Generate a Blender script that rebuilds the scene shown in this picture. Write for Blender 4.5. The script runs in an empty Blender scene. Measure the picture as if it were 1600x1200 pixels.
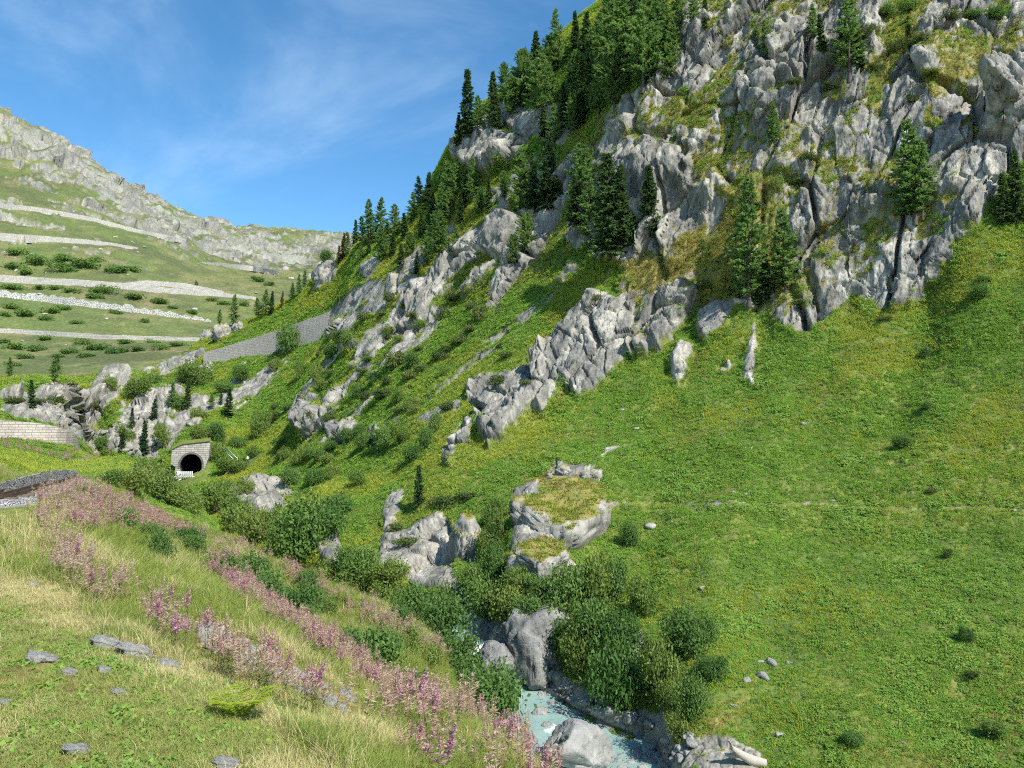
import bpy, bmesh, math, random
import numpy as np
from mathutils import Vector, Matrix
R = math.radians
random.seed(7)
rng = np.random.default_rng(7)
scene = bpy.context.scene
COL = scene.collection

# ------------------------------------------------------------------ camera, sky, sun, exposure
F = 1155.0                      # focal length in pixels of the 1600 px wide photograph
PITCH = math.atan(80.0 / F)     # camera looks slightly up
cam_d = bpy.data.cameras.new('camera')
cam = bpy.data.objects.new('camera', cam_d); COL.objects.link(cam)
cam_d.sensor_width = 36.0; cam_d.lens = 36.0 * F / 1600.0
cam_d.clip_start = 0.1; cam_d.clip_end = 6000
cam.location = (0, 0, 0); cam.rotation_euler = (math.pi / 2 + PITCH, 0, 0)
scene.camera = cam
scene.view_settings.view_transform = 'Standard'
scene.view_settings.look = 'None'
scene.view_settings.exposure = 0.62
scene.view_settings.gamma = 1.0
scene.view_settings.use_curve_mapping = False
scene.cycles.max_bounces = 3
scene.cycles.transparent_max_bounces = 8
scene.cycles.diffuse_bounces = 2
scene.cycles.transmission_bounces = 2
scene.cycles.adaptive_threshold = 0.03
scene.cycles.adaptive_min_samples = 12
scene.cycles.use_adaptive_sampling = True
scene.cycles.use_denoising = False
scene.cycles.pixel_filter_type = 'BLACKMAN_HARRIS'
scene.cycles.filter_width = 1.15

SUN_DIR = Vector((0.46, -0.52, 0.72)).normalized()     # from the scene towards the sun
SUN_EL = math.asin(SUN_DIR.z)
SUN_AZ = math.atan2(SUN_DIR.x, SUN_DIR.y)               # clockwise from +Y
world = bpy.data.worlds.new('World'); scene.world = world; world.use_nodes = True
wn = world.node_tree; wn.nodes.clear()
def wnode(t, **k):
    n = wn.nodes.new(t)
    for a, b in k.items(): setattr(n, a, b)
    return n
sky = wnode('ShaderNodeTexSky', sky_type='NISHITA', sun_disc=False)
sky.sun_elevation = SUN_EL; sky.sun_rotation = SUN_AZ
sky.altitude = 1800; sky.air_density = 1.0; sky.dust_density = 0.4; sky.ozone_density = 1.0
hs = wnode('ShaderNodeHueSaturation'); hs.inputs['Saturation'].default_value = 1.27; hs.inputs['Hue'].default_value = 0.492
bg = wnode('ShaderNodeBackground'); bg.inputs[1].default_value = 0.145
wo = wnode('ShaderNodeOutputWorld')
tc = wnode('ShaderNodeTexCoord'); mp = wnode('ShaderNodeMapping')
mp.inputs['Rotation'].default_value = (0.3, 0.5, 0.4); mp.inputs['Scale'].default_value = (1.0, 3.2, 2.2)
nz = wnode('ShaderNodeTexNoise'); nz.inputs['Scale'].default_value = 1.5; nz.inputs['Detail'].default_value = 7; nz.inputs['Roughness'].default_value = 0.6
nz.inputs['Distortion'].default_value = 0.8
cr = wnode('ShaderNodeMapRange', interpolation_type='SMOOTHSTEP'); cr.inputs[1].default_value = 0.45; cr.inputs[2].default_value = 0.85; cr.inputs[4].default_value = 0.36
mx = wnode('ShaderNodeMix', data_type='RGBA'); mx.inputs[7].default_value = (4.6, 5.6, 6.6, 1)
L = wn.links.new
L(tc.outputs['Generated'], mp.inputs[0]); L(mp.outputs[0], nz.inputs[0]); L(nz.outputs[0], cr.inputs[0])
L(sky.outputs[0], hs.inputs['Color']); L(hs.outputs[0], mx.inputs[6]); L(cr.outputs[0], mx.inputs[0])
L(mx.outputs[2], bg.inputs[0]); L(bg.outputs[0], wo.inputs[0])

sun_d = bpy.data.lights.new('sun', 'SUN'); sun_d.energy = 4.6; sun_d.angle = R(0.53); sun_d.color = (1.0, 0.955, 0.88)
sun = bpy.data.objects.new('sun', sun_d); COL.objects.link(sun)
sun.rotation_euler = (-SUN_DIR).to_track_quat('-Z', 'Y').to_euler()
sun.location = SUN_DIR * 100

# ------------------------------------------------------------------ numeric helpers
CT, ST = math.cos(PITCH), math.sin(PITCH)
def pix_ae(u, v):
    cx = (np.asarray(u, float) - 800) / F; cy = (600 - np.asarray(v, float)) / F
    den = CT - ST * cy
    return cx / den, (ST + CT * cy) / den
def at(u, v, d):                      # a point of the place seen at a pixel, at forward distance d
    a, e = pix_ae(u, v)
    return Vector((float(a) * d, d, float(e) * d))
def project(P):
    P = np.asarray(P, float)
    zc = P[..., 1] * CT + P[..., 2] * ST
    yc = P[..., 2] * CT - P[..., 1] * ST
    return 800 + F * P[..., 0] / zc, 600 - F * yc / zc
def h01(ix, iy, iz, s):
    n = (ix.astype(np.int64) * 374761393 + iy.astype(np.int64) * 668265263 + iz.astype(np.int64) * 1274126177 + s * 974634777) & 0xffffffff
    n = ((n ^ (n >> 13)) * 1274126177) & 0xffffffff
    n = ((n ^ (n >> 16)) * 2246822519) & 0xffffffff
    n = n ^ (n >> 15)
    return (n & 0xffffff) / float(0xffffff)
def vnoise(P, s=0):
    P = np.asarray(P, float); i = np.floor(P).astype(np.int64); f = P - i
    f = f * f * f * (f * (f * 6 - 15) + 10); r = 0
    for dx in (0, 1):
        wx = f[:, 0] if dx else 1 - f[:, 0]
        for dy in (0, 1):
            wy = f[:, 1] if dy else 1 - f[:, 1]
            for dz in (0, 1):
                wz = f[:, 2] if dz else 1 - f[:, 2]
                r = r + wx * wy * wz * h01(i[:, 0] + dx, i[:, 1] + dy, i[:, 2] + dz, s)
    return r * 2 - 1
def fbm(P, octv=4, s=0, gain=0.5):
    r = 0; amp = 1.0; tot = 0
    for o in range(octv):
        r = r + amp * vnoise(P * (2.03 ** o) + 17.3 * o, s + o); tot += amp; amp *= gain
    return r / tot
def voronoi(P, s=0):
    i = np.floor(P).astype(np.int64); n = len(P)
    b1 = np.full(n, 9e9); b2 = np.full(n, 9e9); cid = np.zeros((n, 3), np.int64); vec = np.zeros((n, 3))
    for dx in (-1, 0, 1):
        for dy in (-1, 0, 1):
            for dz in (-1, 0, 1):
                c = i + (dx, dy, dz)
                q = np.stack([c[:, k] + h01(c[:, 0], c[:, 1], c[:, 2], s + 11 * k) for k in range(3)], 1)
                w = P - q; dd = (w * w).sum(1)
                m = dd < b1
                b2 = np.where(m, b1, np.minimum(b2, dd)); b1 = np.where(m, dd, b1)
                cid[m] = c[m]; vec[m] = w[m]
    return np.sqrt(b1), np.sqrt(b2), cid, vec
def cells(P, s=0, tilt=0.9):
    d1, d2, c, w = voronoi(P, s)
    h = h01(c[:, 0], c[:, 1], c[:, 2], s + 71) * 2 - 1
    g = np.stack([h01(c[:, 0], c[:, 1], c[:, 2], s + 81 + k) * 2 - 1 for k in range(3)], 1)
    return h + tilt * (g * w).sum(1), d2 - d1
def sstep(x, a, b):
    t = np.clip((x - a) / (b - a), 0, 1); return t * t * (3 - 2 * t)
def poly_sd(u, v, poly):              # signed distance, positive inside
    p = np.asarray(poly, float); n = len(p); d = np.full(u.shape, 1e9); ins = np.zeros(u.shape, bool)
    for k in range(n):
        x0, y0 = p[k]; x1, y1 = p[(k + 1) % n]; ex, ey = x1 - x0, y1 - y0
        t = np.clip(((u - x0) * ex + (v - y0) * ey) / (ex * ex + ey * ey + 1e-9), 0, 1)
        d = np.minimum(d, (u - x0 - t * ex) ** 2 + (v - y0 - t * ey) ** 2)
        if y0 != y1:
            ins ^= ((y0 > v) != (y1 > v)) & (u < ex * (v - y0) / (y1 - y0) + x0)
    d = np.sqrt(d); return np.where(ins, d, -d)
KA = 2.4
class TPS:
    def __init__(s, a, e, d, lam=2e-4):
        s.x = np.stack([np.asarray(a) * KA, np.log(d)], 1); n = len(s.x); e = np.asarray(e)
        K = s.k(s.x, s.x) + lam * np.eye(n); Pm = np.c_[np.ones(n), s.x]
        A = np.zeros((n + 3, n + 3)); A[:n, :n] = K; A[:n, n:] = Pm; A[n:, :n] = Pm.T
        s.w = np.linalg.solve(A, np.r_[e, 0, 0, 0])
    @staticmethod
    def k(p, q):
        r2 = ((p[:, None, :] - q[None, :, :]) ** 2).sum(2) + 1e-12
        return 0.5 * r2 * np.log(r2)
    def __call__(s, a, lnd):
        q = np.stack([np.ravel(a) * KA, np.ravel(lnd)], 1); out = np.empty(len(q))
        for i in range(0, len(q), 40000):
            c = q[i:i + 40000]; out[i:i + 40000] = s.k(c, s.x) @ s.w[:-3] + s.w[-3] + c @ s.w[-2:]
        return out.reshape(np.shape(a))

# ------------------------------------------------------------------ tagging helpers
def tag(o, label=None, cat=None, group=None, kind=None):
    if label: o['label'] = label
    if cat: o['category'] = cat
    if group: o['group'] = group
    if kind: o['kind'] = kind
    return o
def mesh_obj(name, verts, faces, mat, parent=None, smooth=True, link=True):
    me = bpy.data.meshes.new(name)
    verts = np.asarray(verts, np.float32)
    if isinstance(faces, np.ndarray):
        nf, k = faces.shape
        me.vertices.add(len(verts)); me.vertices.foreach_set('co', verts.ravel())
        me.loops.add(nf * k); me.loops.foreach_set('vertex_index', faces.astype(np.int32).ravel())
        me.polygons.add(nf); me.polygons.foreach_set('loop_start', np.arange(0, nf * k, k, dtype=np.int32))
        me.polygons.foreach_set('loop_total', np.full(nf, k, np.int32)); me.update(calc_edges=True)
    else:
        me.from_pydata([tuple(map(float, v)) for v in verts], [], faces); me.update()
    if smooth: me.polygons.foreach_set('use_smooth', np.ones(len(me.polygons), bool))
    if mat: me.materials.append(mat)
    o = bpy.data.objects.new(name, me)
    if link: COL.objects.link(o)
    if parent: o.parent = parent
    return o
def empty(name, loc=(0, 0, 0), rz=0):
    o = bpy.data.objects.new(name, None); COL.objects.link(o); o.location = loc; o.rotation_euler = (0, 0, rz)
    o.empty_display_size = 0.3
    return o
def attr(o, name, vals):
    a = o.data.attributes.new(name, 'FLOAT', 'POINT'); a.data.foreach_set('value', np.asarray(vals, np.float32))

# ------------------------------------------------------------------ materials
class NT:
    def __init__(s, name):
        s.m = bpy.data.materials.new(name); s.m.use_nodes = True; s.t = s.m.node_tree; s.t.nodes.clear()
        s.out = s.n('ShaderNodeOutputMaterial')
    def n(s, t, **k):
        x = s.t.nodes.new(t)
        for a, b in k.items(): setattr(x, a, b)
        return x
    def put(s, sock, v):
        if v is None: return
        if hasattr(v, 'is_output'): s.t.links.new(v, sock)
        elif isinstance(v, (tuple, list)) and len(v) == 3 and sock.type == 'RGBA': sock.default_value = (*v, 1)
        else: sock.default_value = v
    def noise(s, scale, detail=4, rough=0.55, vec=None, dist=0.0, lo=None, hi=None):
        x = s.n('ShaderNodeTexNoise'); x.inputs['Scale'].default_value = scale; x.inputs['Detail'].default_value = detail
        x.inputs['Roughness'].default_value = rough; x.inputs['Distortion'].default_value = dist
        if vec is not None: s.t.links.new(vec, x.inputs[0])
        r = x.outputs[0]
        return s.rng(r, lo, hi) if lo is not None else r
    def rng(s, v, lo, hi, a=0.0, b=1.0, smooth=True):
        x = s.n('ShaderNodeMapRange', interpolation_type='SMOOTHSTEP' if smooth else 'LINEAR')
        s.put(x.inputs[0], v); x.inputs[1].default_value = lo; x.inputs[2].default_value = hi; x.inputs[3].default_value = a; x.inputs[4].default_value = b
        return x.outputs[0]
    def mix(s, f, a, b, mode='MIX'):
        x = s.n('ShaderNodeMix', data_type='RGBA', blend_type=mode); s.put(x.inputs[0], f); s.put(x.inputs[6], a); s.put(x.inputs[7], b)
        return x.outputs[2]
    def math(s, op, a, b=None):
        x = s.n('ShaderNodeMath', operation=op); s.put(x.inputs[0], a)
        if b is not None: s.put(x.inputs[1], b)
        return x.outputs[0]
    def attr(s, name): return s.n('ShaderNodeAttribute', attribute_name=name).outputs['Fac']
    def pos(s, scale=(1, 1, 1), rot=(0, 0, 0), obj=False):
        src = s.n('ShaderNodeTexCoord').outputs['Object'] if obj else s.n('ShaderNodeNewGeometry').outputs['Position']
        x = s.n('ShaderNodeMapping'); s.t.links.new(src, x.inputs[0]); x.inputs['Scale'].default_value = scale; x.inputs['Rotation'].default_value = rot
        return x.outputs[0]
    def bump(s, h, strength=0.5, dist=0.1, nrm=None):
        x = s.n('ShaderNodeBump'); x.inputs['Strength'].default_value = strength; x.inputs['Distance'].default_value = dist
        s.put(x.inputs['Height'], h)
        if nrm is not None: s.t.links.new(nrm, x.inputs['Normal'])
        return x.outputs[0]
    def bsdf(s, col, rough=0.9, nrm=None, spec=0.2, metal=0.0):
        x = s.n('ShaderNodeBsdfPrincipled'); s.put(x.inputs['Base Color'], col); s.put(x.inputs['Roughness'], rough)
        x.inputs['Specular IOR Level'].default_value = spec; x.inputs['Metallic'].default_value = metal
        if nrm is not None: s.t.links.new(nrm, x.inputs['Normal'])
        return x.outputs[0]
    def end(s, sh):
        s.t.links.new(sh, s.out.inputs[0]); return s.m

def rock_colour(t, vec_streak, vec, light=(0.46, 0.45, 0.41), mid=(0.33, 0.325, 0.30), dark=(0.15, 0.15, 0.145), lichen=(0.42, 0.43, 0.29)):
    n1 = t.noise(0.35, 6, 0.62, vec, 0.4, 0.35, 0.66)
    n2 = t.noise(1.0, 8, 0.68, vec_streak, 0.7, 0.38, 0.64)
    n3 = t.noise(2.6, 5, 0.6, vec, 0.2, 0.52, 0.7)
    n4 = t.noise(0.13, 4, 0.55, vec, 0.3, 0.5, 0.68)
    c = t.mix(n1, mid, light)
    c = t.mix(t.math('MULTIPLY', t.math('SUBTRACT', 1.0, n2), 0.55), c, dark)
    c = t.mix(t.math('MULTIPLY', n3, 0.35), c, lichen)
    c = t.mix(t.math('MULTIPLY', n4, 0.35), c, (0.40, 0.375, 0.33))
    h = t.math('ADD', t.noise(1.6, 8, 0.7, vec_streak, 0.8), t.math('MULTIPLY', t.noise(3.5, 6, 0.65, vec), 0.5))
    return c, h
def mat_rock(name, obj=True, scale=1.0, **k):
    t = NT(name)
    v = t.pos((scale,) * 3, obj=obj); vs = t.pos((0.9 * scale, 0.9 * scale, 0.16 * scale), (0.15, -0.25, 0.2), obj=obj)
    c, h = rock_colour(t, vs, v, **k)
    return t.end(t.bsdf(c, 0.92, t.bump(h, 0.75, 0.35 / scale)))
def mat_terrain(name, far=False):
    t = NT(name); k = 0.2 if far else 1.0
    v = t.pos((k,) * 3)
    col = t.n('ShaderNodeAttribute', attribute_name='albedo').outputs['Color']
    n = t.noise(3.1, 2, 0.62, v)
    c = t.mix(1.0, col, t.rng(n, 0.3, 0.7, 0.72, 1.28, False), 'MULTIPLY')
    vs = t.pos((1.7 * k, 1.7 * k, 0.45 * k), (0.12, -0.28, 0.25))
    nr = t.noise(1.0, 2, 0.7, vs)
    return t.end(t.bsdf(c, 0.93, t.bump(nr, 0.75, 0.35 / k)))
def lerp(a, b, f): return a + (b - a) * np.asarray(f)[:, None]
C3 = lambda *c: np.array(c, float)[None, :]
def bake_albedo(P, nz, rock, dry, soil, k=1.0, far=False):
    """colour of the ground itself, point by point: turf, dry turf, bare earth and rock"""
    a = sstep(fbm(P * 0.07 * k, 3, 201), -0.35, 0.35); b = sstep(fbm(P * 0.5 * k, 4, 205), -0.3, 0.35); c = sstep(fbm(P * 2.4 * k, 2, 211), -0.3, 0.4)
    g = lerp(C3(0.105, 0.165, 0.028), C3(0.185, 0.205, 0.042), a)
    g = lerp(g, C3(0.055, 0.098, 0.020), b * 0.6); g = lerp(g, C3(0.17, 0.19, 0.05), c * 0.4)
    dn = dry + fbm(P * 0.9 * k, 4, 221, 0.6) * 0.55
    dc = lerp(C3(0.20, 0.165, 0.045), C3(0.30, 0.25, 0.085), c)
    g = lerp(g, dc, sstep(dn, 0.3, 0.75))
    g = lerp(g, C3(0.30, 0.275, 0.225), sstep(soil + fbm(P * 1.5 * k, 3, 231) * 0.5, 0.42, 0.7))
    flat = sstep(nz, 0.5, 0.84)
    rk = rock + fbm(P * 1.1 * k, 5, 241, 0.62) * 0.7 - flat * (0.5 if far else 0.55)
    rf = sstep(rk, 0.27, 0.42)
    m = np.nonzero(rf > 0.003)[0]; p = P[m]
    ps = np.stack([p[:, 0] * 0.9 * k - p[:, 2] * 0.2 * k, p[:, 1] * 0.9 * k, p[:, 2] * 0.15 * k], 1)
    n1 = sstep(fbm(p * 0.3 * k, 4, 251), -0.3, 0.35); n2 = sstep(fbm(ps, 5, 261, 0.65), -0.22, 0.30); n3 = sstep(fbm(p * 1.9 * k, 3, 271), 0.05, 0.5)
    n4 = sstep(fbm(p * 0.1 * k, 3, 281), 0.0, 0.5)
    rc = lerp(C3(0.25, 0.237, 0.205), C3(0.43, 0.405, 0.345), n1)
    rc = lerp(rc, C3(0.095, 0.095, 0.092), (1 - n2) * 0.78); rc = lerp(rc, C3(0.33, 0.335, 0.22), n3 * 0.4); rc = lerp(rc, C3(0.36, 0.33, 0.275), n4 * 0.4)
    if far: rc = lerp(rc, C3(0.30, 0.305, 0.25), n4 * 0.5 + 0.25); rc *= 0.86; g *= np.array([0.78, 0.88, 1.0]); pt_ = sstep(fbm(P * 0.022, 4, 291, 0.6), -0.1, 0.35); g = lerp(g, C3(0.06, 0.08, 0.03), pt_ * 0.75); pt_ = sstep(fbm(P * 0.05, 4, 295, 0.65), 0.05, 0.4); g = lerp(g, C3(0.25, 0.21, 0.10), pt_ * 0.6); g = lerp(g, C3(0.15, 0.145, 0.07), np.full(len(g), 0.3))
    g[m] += (rc - g[m]) * rf[m][:, None]
    return g, rf
def put_albedo(o, g, rf):
    a = o.data.attributes.new('albedo', 'FLOAT_COLOR', 'POINT'); a.data.foreach_set('color', np.c_[g, np.ones(len(g))].astype(np.float32).ravel())
    attr(o, 'rockiness', rf)
def mat_leaf(name, c1, c2, trans=0.3, per_obj=0.35, scale=1.2, c3=None, rough=0.65):
    """leaf colour varies from plant to plant (c1 to c2, some c3) and a little from spot to spot"""
    t = NT(name)
    oi = t.n('ShaderNodeObjectInfo').outputs['Random']
    c = t.mix(oi, c1, c2)
    r2 = t.math('FRACT', t.math('MULTIPLY', oi, 7.31))
    c = t.mix(t.math('MULTIPLY', r2, per_obj), c, c3 or tuple(x * 0.55 for x in c1))
    w = t.n('ShaderNodeTexWhiteNoise', noise_dimensions='1D'); t.t.links.new(t.n('ShaderNodeNewGeometry').outputs['Random Per Island'], w.inputs['W'])
    c = t.mix(1.0, c, t.rng(w.outputs[0], 0, 1, 0.72, 1.3, False), 'MULTIPLY')
    d = t.n('ShaderNodeBsdfDiffuse'); t.put(d.inputs[0], c)
    tr = t.n('ShaderNodeBsdfTranslucent'); t.put(tr.inputs[0], t.mix(0.35, c, (c2[0] * 1.6, c2[1] * 1.7, c2[2] * 0.7), 'MIX'))
    m = t.n('ShaderNodeMixShader'); m.inputs[0].default_value = trans
    t.t.links.new(d.outputs[0], m.inputs[1]); t.t.links.new(tr.outputs[0], m.inputs[2])
    return t.end(m.outputs[0])
def mat_mossy(name, scale=1.0, turf=(0.19, 0.19, 0.05), turf2=(0.28, 0.23, 0.08), k=0.62):
    """rock that carries turf wherever it is flat enough"""
    t = NT(name); v = t.pos((scale,) * 3); vs = t.pos((1.3 * scale, 1.3 * scale, 0.22 * scale), (0.15, -0.25, 0.2))
    a = t.noise(0.5, 4, 0.6, v, 0.3, 0.35, 0.65); b = t.noise(1.0, 5, 0.65, vs, 0.6)
    c = t.mix(a, (0.24, 0.232, 0.207), (0.39, 0.373, 0.33)); c = t.mix(t.rng(b, 0.3, 0.55, 0.7, 0.0), c, (0.09, 0.09, 0.088))
    z = t.n('ShaderNodeSeparateXYZ'); t.t.links.new(t.n('ShaderNodeNewGeometry').outputs['Normal'], z.inputs[0])
    f = t.rng(t.math('ADD', z.outputs[2], t.math('MULTIPLY', t.math('SUBTRACT', b, 0.5), 0.5)), k, k + 0.14)
    c = t.mix(f, c, t.mix(a, turf, turf2))
    return t.end(t.bsdf(c, 0.93, t.bump(b, 0.7, 0.3)))
def mat_plain(name, col, rough=0.8, var=0.25, scale=4, metal=0.0, spec=0.3, obj=True):
    t = NT(name); v = t.pos((scale,) * 3, obj=obj)
    n = t.noise(1.0, 6, 0.65, v)
    c = t.mix(n, tuple(x * (1 - var) for x in col), tuple(min(1, x * (1 + var)) for x in col))
    return t.end(t.bsdf(c, rough, t.bump(n, 0.3, 0.05), spec, metal))
def mat_masonry(name, c1, c2, mortar, bw=0.7, bh=0.35, bumpd=0.08):
    t = NT(name); uv = t.n('ShaderNodeUVMap').outputs[0]
    b = t.n('ShaderNodeTexBrick'); t.t.links.new(uv, b.inputs[0])
    b.inputs['Scale'].default_value = 1.0; b.inputs['Brick Width'].default_value = bw; b.inputs['Row Height'].default_value = bh
    b.inputs['Mortar Size'].default_value = 0.03; b.inputs['Mortar Smooth'].default_value = 0.3; b.inputs['Bias'].default_value = 0.0
    b.squash = 1.3; b.squash_frequency = 3
    t.put(b.inputs['Color1'], c1); t.put(b.inputs['Color2'], c2); t.put(b.inputs['Mortar'], mortar)
    v = t.pos((1, 1, 1)); n = t.noise(0.8, 7, 0.7, v, 0.4, 0.35, 0.7)
    c = t.mix(t.math('MULTIPLY', n, 0.5), b.outputs[0], tuple(x * 0.6 for x in c1))
    h = t.math('ADD', t.math('MULTIPLY', b.outputs['Fac'], -1.0), t.math('MULTIPLY', t.noise(3.0, 6, 0.7, v), 0.8))
    return t.end(t.bsdf(c, 0.92, t.bump(h, 0.9, bumpd)))
def mat_rubble(name, c1, c2, gap, s=1.6):
    t = NT(name); v = t.pos((1, 1, 1.5))
    w = t.n('ShaderNodeTexVoronoi', feature='F1'); w.inputs['Scale'].default_value = s; t.t.links.new(v, w.inputs[0])
    e = t.n('ShaderNodeTexVoronoi', feature='DISTANCE_TO_EDGE'); e.inputs['Scale'].default_value = s; t.t.links.new(v, e.inputs[0])
    sx = t.n('ShaderNodeSeparateColor'); t.t.links.new(w.outputs['Color'], sx.inputs[0])
    c = t.mix(sx.outputs[0], c1, c2)
    c = t.mix(t.noise(1.2, 6, 0.7, v, 0.2, 0.4, 0.75), c, tuple(x * 1.2 for x in c2))
    ef = t.rng(e.outputs['Distance'], 0.0, 0.10)
    c = t.mix(ef, gap, c)
    return t.end(t.bsdf(c, 0.93, t.bump(ef, 1.0, 0.2)))

M = {}
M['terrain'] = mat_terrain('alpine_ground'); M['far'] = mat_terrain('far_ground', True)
M['rock'] = mat_rock('gneiss'); M['rock_s'] = mat_rock('gneiss_small', True, 2.2)
M['rock_shaded'] = mat_rock('gneiss_shaded', True, 1.0, light=(0.34, 0.335, 0.31), mid=(0.23, 0.23, 0.215), dark=(0.10, 0.10, 0.10))  # same gneiss with the gorge's shade put into its colour
M['mossy'] = mat_mossy('mossy_rock')
M['pale_stone'] = mat_rock('pale_stone', True, 2.0, light=(0.54, 0.52, 0.465), mid=(0.43, 0.415, 0.37), dark=(0.24, 0.235, 0.215))
M['boulder'] = mat_rock('pale_boulder', True, 1.2, light=(0.42, 0.41, 0.38), mid=(0.33, 0.325, 0.30), dark=(0.17, 0.17, 0.16), lichen=(0.47, 0.46, 0.38))

# ------------------------------------------------------------------ near terrain: shape
VIS = [  # pixel column, pixel row, forward distance of points on the ground
 (0,1200,3.9),(200,1200,3.9),(400,1200,4.1),(600,1200,5.2),(720,1200,6.6),(860,1245,8.0),
 (0,1100,4.9),(200,1100,5.0),(400,1090,6.4),(560,1120,7.6),
 (0,1000,6.8),(150,1000,7.2),(300,1010,8.8),(450,1040,9.6),(600,1110,10.0),
 (0,900,10.6),(120,905,11.6),(250,930,13),(400,965,15),(500,1030,13.5),(640,1120,12.5),(780,1190,13),
 (0,835,16.5),(90,830,19),(200,860,21),(340,920,22.5),(470,1000,18.5),(590,1085,16.5),
 (0,803,22.5),(60,785,26),(150,800,29),(280,850,31),(420,900,31),(540,985,27),(680,1075,24),
 (0,786,26.3),(0,775,29.3),(60,765,33),(98,754,37.2),(125,750,40),(150,772,38),(260,815,41),(400,872,41),(560,955,38),(690,1035,33),
 (0,742,38),(60,738,44),(140,736,55),(220,752,58),(0,712,55),(70,715,70),(140,716,92),(0,693,92),
 (320,800,57),(0,658,122),(0,640,133),(0,612,143),(0,600,185),(70,652,138),(70,612,150),(120,672,146),(115,612,166),(100,600,200),(60,595,218),(190,598,228),(0,593,216),
 # gorge side and spur
 (200,700,186),(240,720,178),(160,690,186),(150,640,204),(200,640,206),(170,585,240),(240,575,262),(250,640,205),(320,530,268),(300,610,222),(340,660,186),
 (300,690,175),(340,740,160),(380,700,176),(390,560,226),(380,505,262),(400,620,202),(430,548,224),(440,472,262),(510,418,232),(510,515,212),(490,560,195),(450,640,178),
 # right bank, lower
 (385,800,118),(440,770,128),(480,880,86),(530,880,82),(500,780,112),(560,800,100),(600,900,77),(650,812,90),(660,785,92),(700,920,70),(720,800,86),(740,870,74),(788,852,71.5),(798,884,67),(836,908,64),(745,985,65),(780,965,66),(860,960,62),
 (500,700,142),(560,640,142),(600,700,121),(600,590,142),(600,500,163),(600,440,180),(560,385,214),(590,375,212),
 (700,720,99),(700,620,121),(700,540,138),(700,450,158),(700,380,172),(700,300,185),(700,255,190),(640,340,203),
 (760,690,99),(800,760,86),(800,640,106),(800,560,119),(800,480,132),(800,400,144),(800,330,153),(800,250,168),(800,165,182),(750,185,187),(850,100,178),(900,45,172),(950,8,168),
 (900,900,67),(880,1000,57),(900,800,76),(900,700,92),(900,600,106),(900,500,119),(900,420,128),(900,340,134),(900,250,144),(900,170,152),(900,100,162),
 (1000,1090,51),(1000,1000,56),(1000,900,66),(1000,800,76),(1000,700,88),(1000,600,100),(1000,540,107),(1000,460,113),(1000,370,118),(1000,280,121),(1000,200,125),(1000,120,131),(1000,40,142),
 (1100,1150,45),(1100,1050,50),(1100,900,61),(1100,750,77),(1100,620,92),(1100,530,102),(1100,440,109),(1100,340,112),(1100,240,115),(1100,140,120),(1100,40,127),
 (1200,1170,43),(1200,1000,53),(1200,800,69),(1200,650,84),(1200,540,95),(1200,470,101),(1200,380,104),(1200,280,107),(1200,180,110),(1200,80,115),(1200,0,121),
 (1330,1150,42),(1330,950,54),(1330,780,68),(1330,620,82),(1330,500,92),(1330,430,97),(1330,320,100),(1330,200,103),(1330,100,107),(1330,0,114),
 (1450,1180,40),(1450,1000,49),(1450,800,63),(1450,620,77),(1450,470,89),(1450,360,93),(1450,260,95),(1450,150,98),(1450,50,104),(1450,-40,112),
 (1600,1200,37.5),(1600,1000,47),(1600,800,59),(1600,600,72),(1600,450,81),(1600,330,87.5),(1600,240,90),(1600,130,93),(1600,40,99),(1600,-60,108),
 (1400,-200,138),(1200,-160,145),(1000,-70,165),(1600,-220,140),(1050,-50,150),
]
HID = [  # pixel column, forward distance, height: ground the camera does not see
 (400,58,-12),(300,75,-11.5),(250,100,-13),(330,110,-15),(430,75,-15),(520,58,-16),(600,50,-18.5),(660,55,-18),(700,46,-19),(760,38,-18.5),(760,25,-13),(850,32,-17.5),(860,20,-11.5),(900,14,-8.8),(950,10,-7),
 (1000,25,-17),(1000,38,-20),(1150,32,-20),(1150,15,-13),(1400,25,-19),(1600,15,-14.5),(1600,28,-19),(1800,8,-10),(1800,30,-16),(2000,50,2),(2000,25,-13),(2400,40,5),(2400,15,-11),
 (1850,70,10),(1850,90,38),(2000,90,48),(2400,80,50),(1850,120,70),
 (1000,5,-4.3),(1000,2,-2.4),(1600,4,-6),(1600,1.5,-2.9),(2400,1.5,-3.8),(2400,4,-7.5),(800,2.2,-1.95),(800,1.0,-1.75),(400,2,-1.74),(0,2,-1.72),(-400,2,-1.7),(-800,2,-1.6),(-800,1,-1.65),(1600,0.7,-2.2),
 (-400,4,-1.7),(-900,5,-1.2),(-400,8,-1.7),(-900,10,0),(-400,15,-1.2),(-900,25,4),(-300,27,-2.0),(-500,45,4),(-300,60,3),(-300,100,6),(-300,150,14),(-300,220,26),(-900,60,15),(-900,150,40),
 (150,130,-9),(170,160,-7),(120,185,-1),(210,300,14),(100,300,8),(0,300,6),(320,320,26),(-200,300,18),(320,420,20),(0,420,20),(440,320,40),(440,420,38),
 (540,270,40),(620,270,52),(700,250,68),(800,250,80),(900,240,95),(1000,230,112),(1200,220,125),(1400,220,130),(1700,220,130),(540,420,36),(700,420,40),(900,420,60),(1200,420,80),(1700,420,90),(2300,220,110),(2300,420,100),
]
av, ev = pix_ae([p[0] for p in VIS], [p[1] for p in VIS]); dv = np.array([p[2] for p in VIS], float)
ah = (np.array([p[0] for p in HID], float) - 800) / F; dh = np.array([p[1] for p in HID], float); eh = np.array([p[2] for p in HID], float) / dh
tps = TPS(np.r_[av, ah], np.r_[ev, eh], np.r_[dv, dh])
GA = np.linspace(-1.65, 1.65, 210); GL = np.linspace(math.log(0.65), math.log(440), 330)
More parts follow.
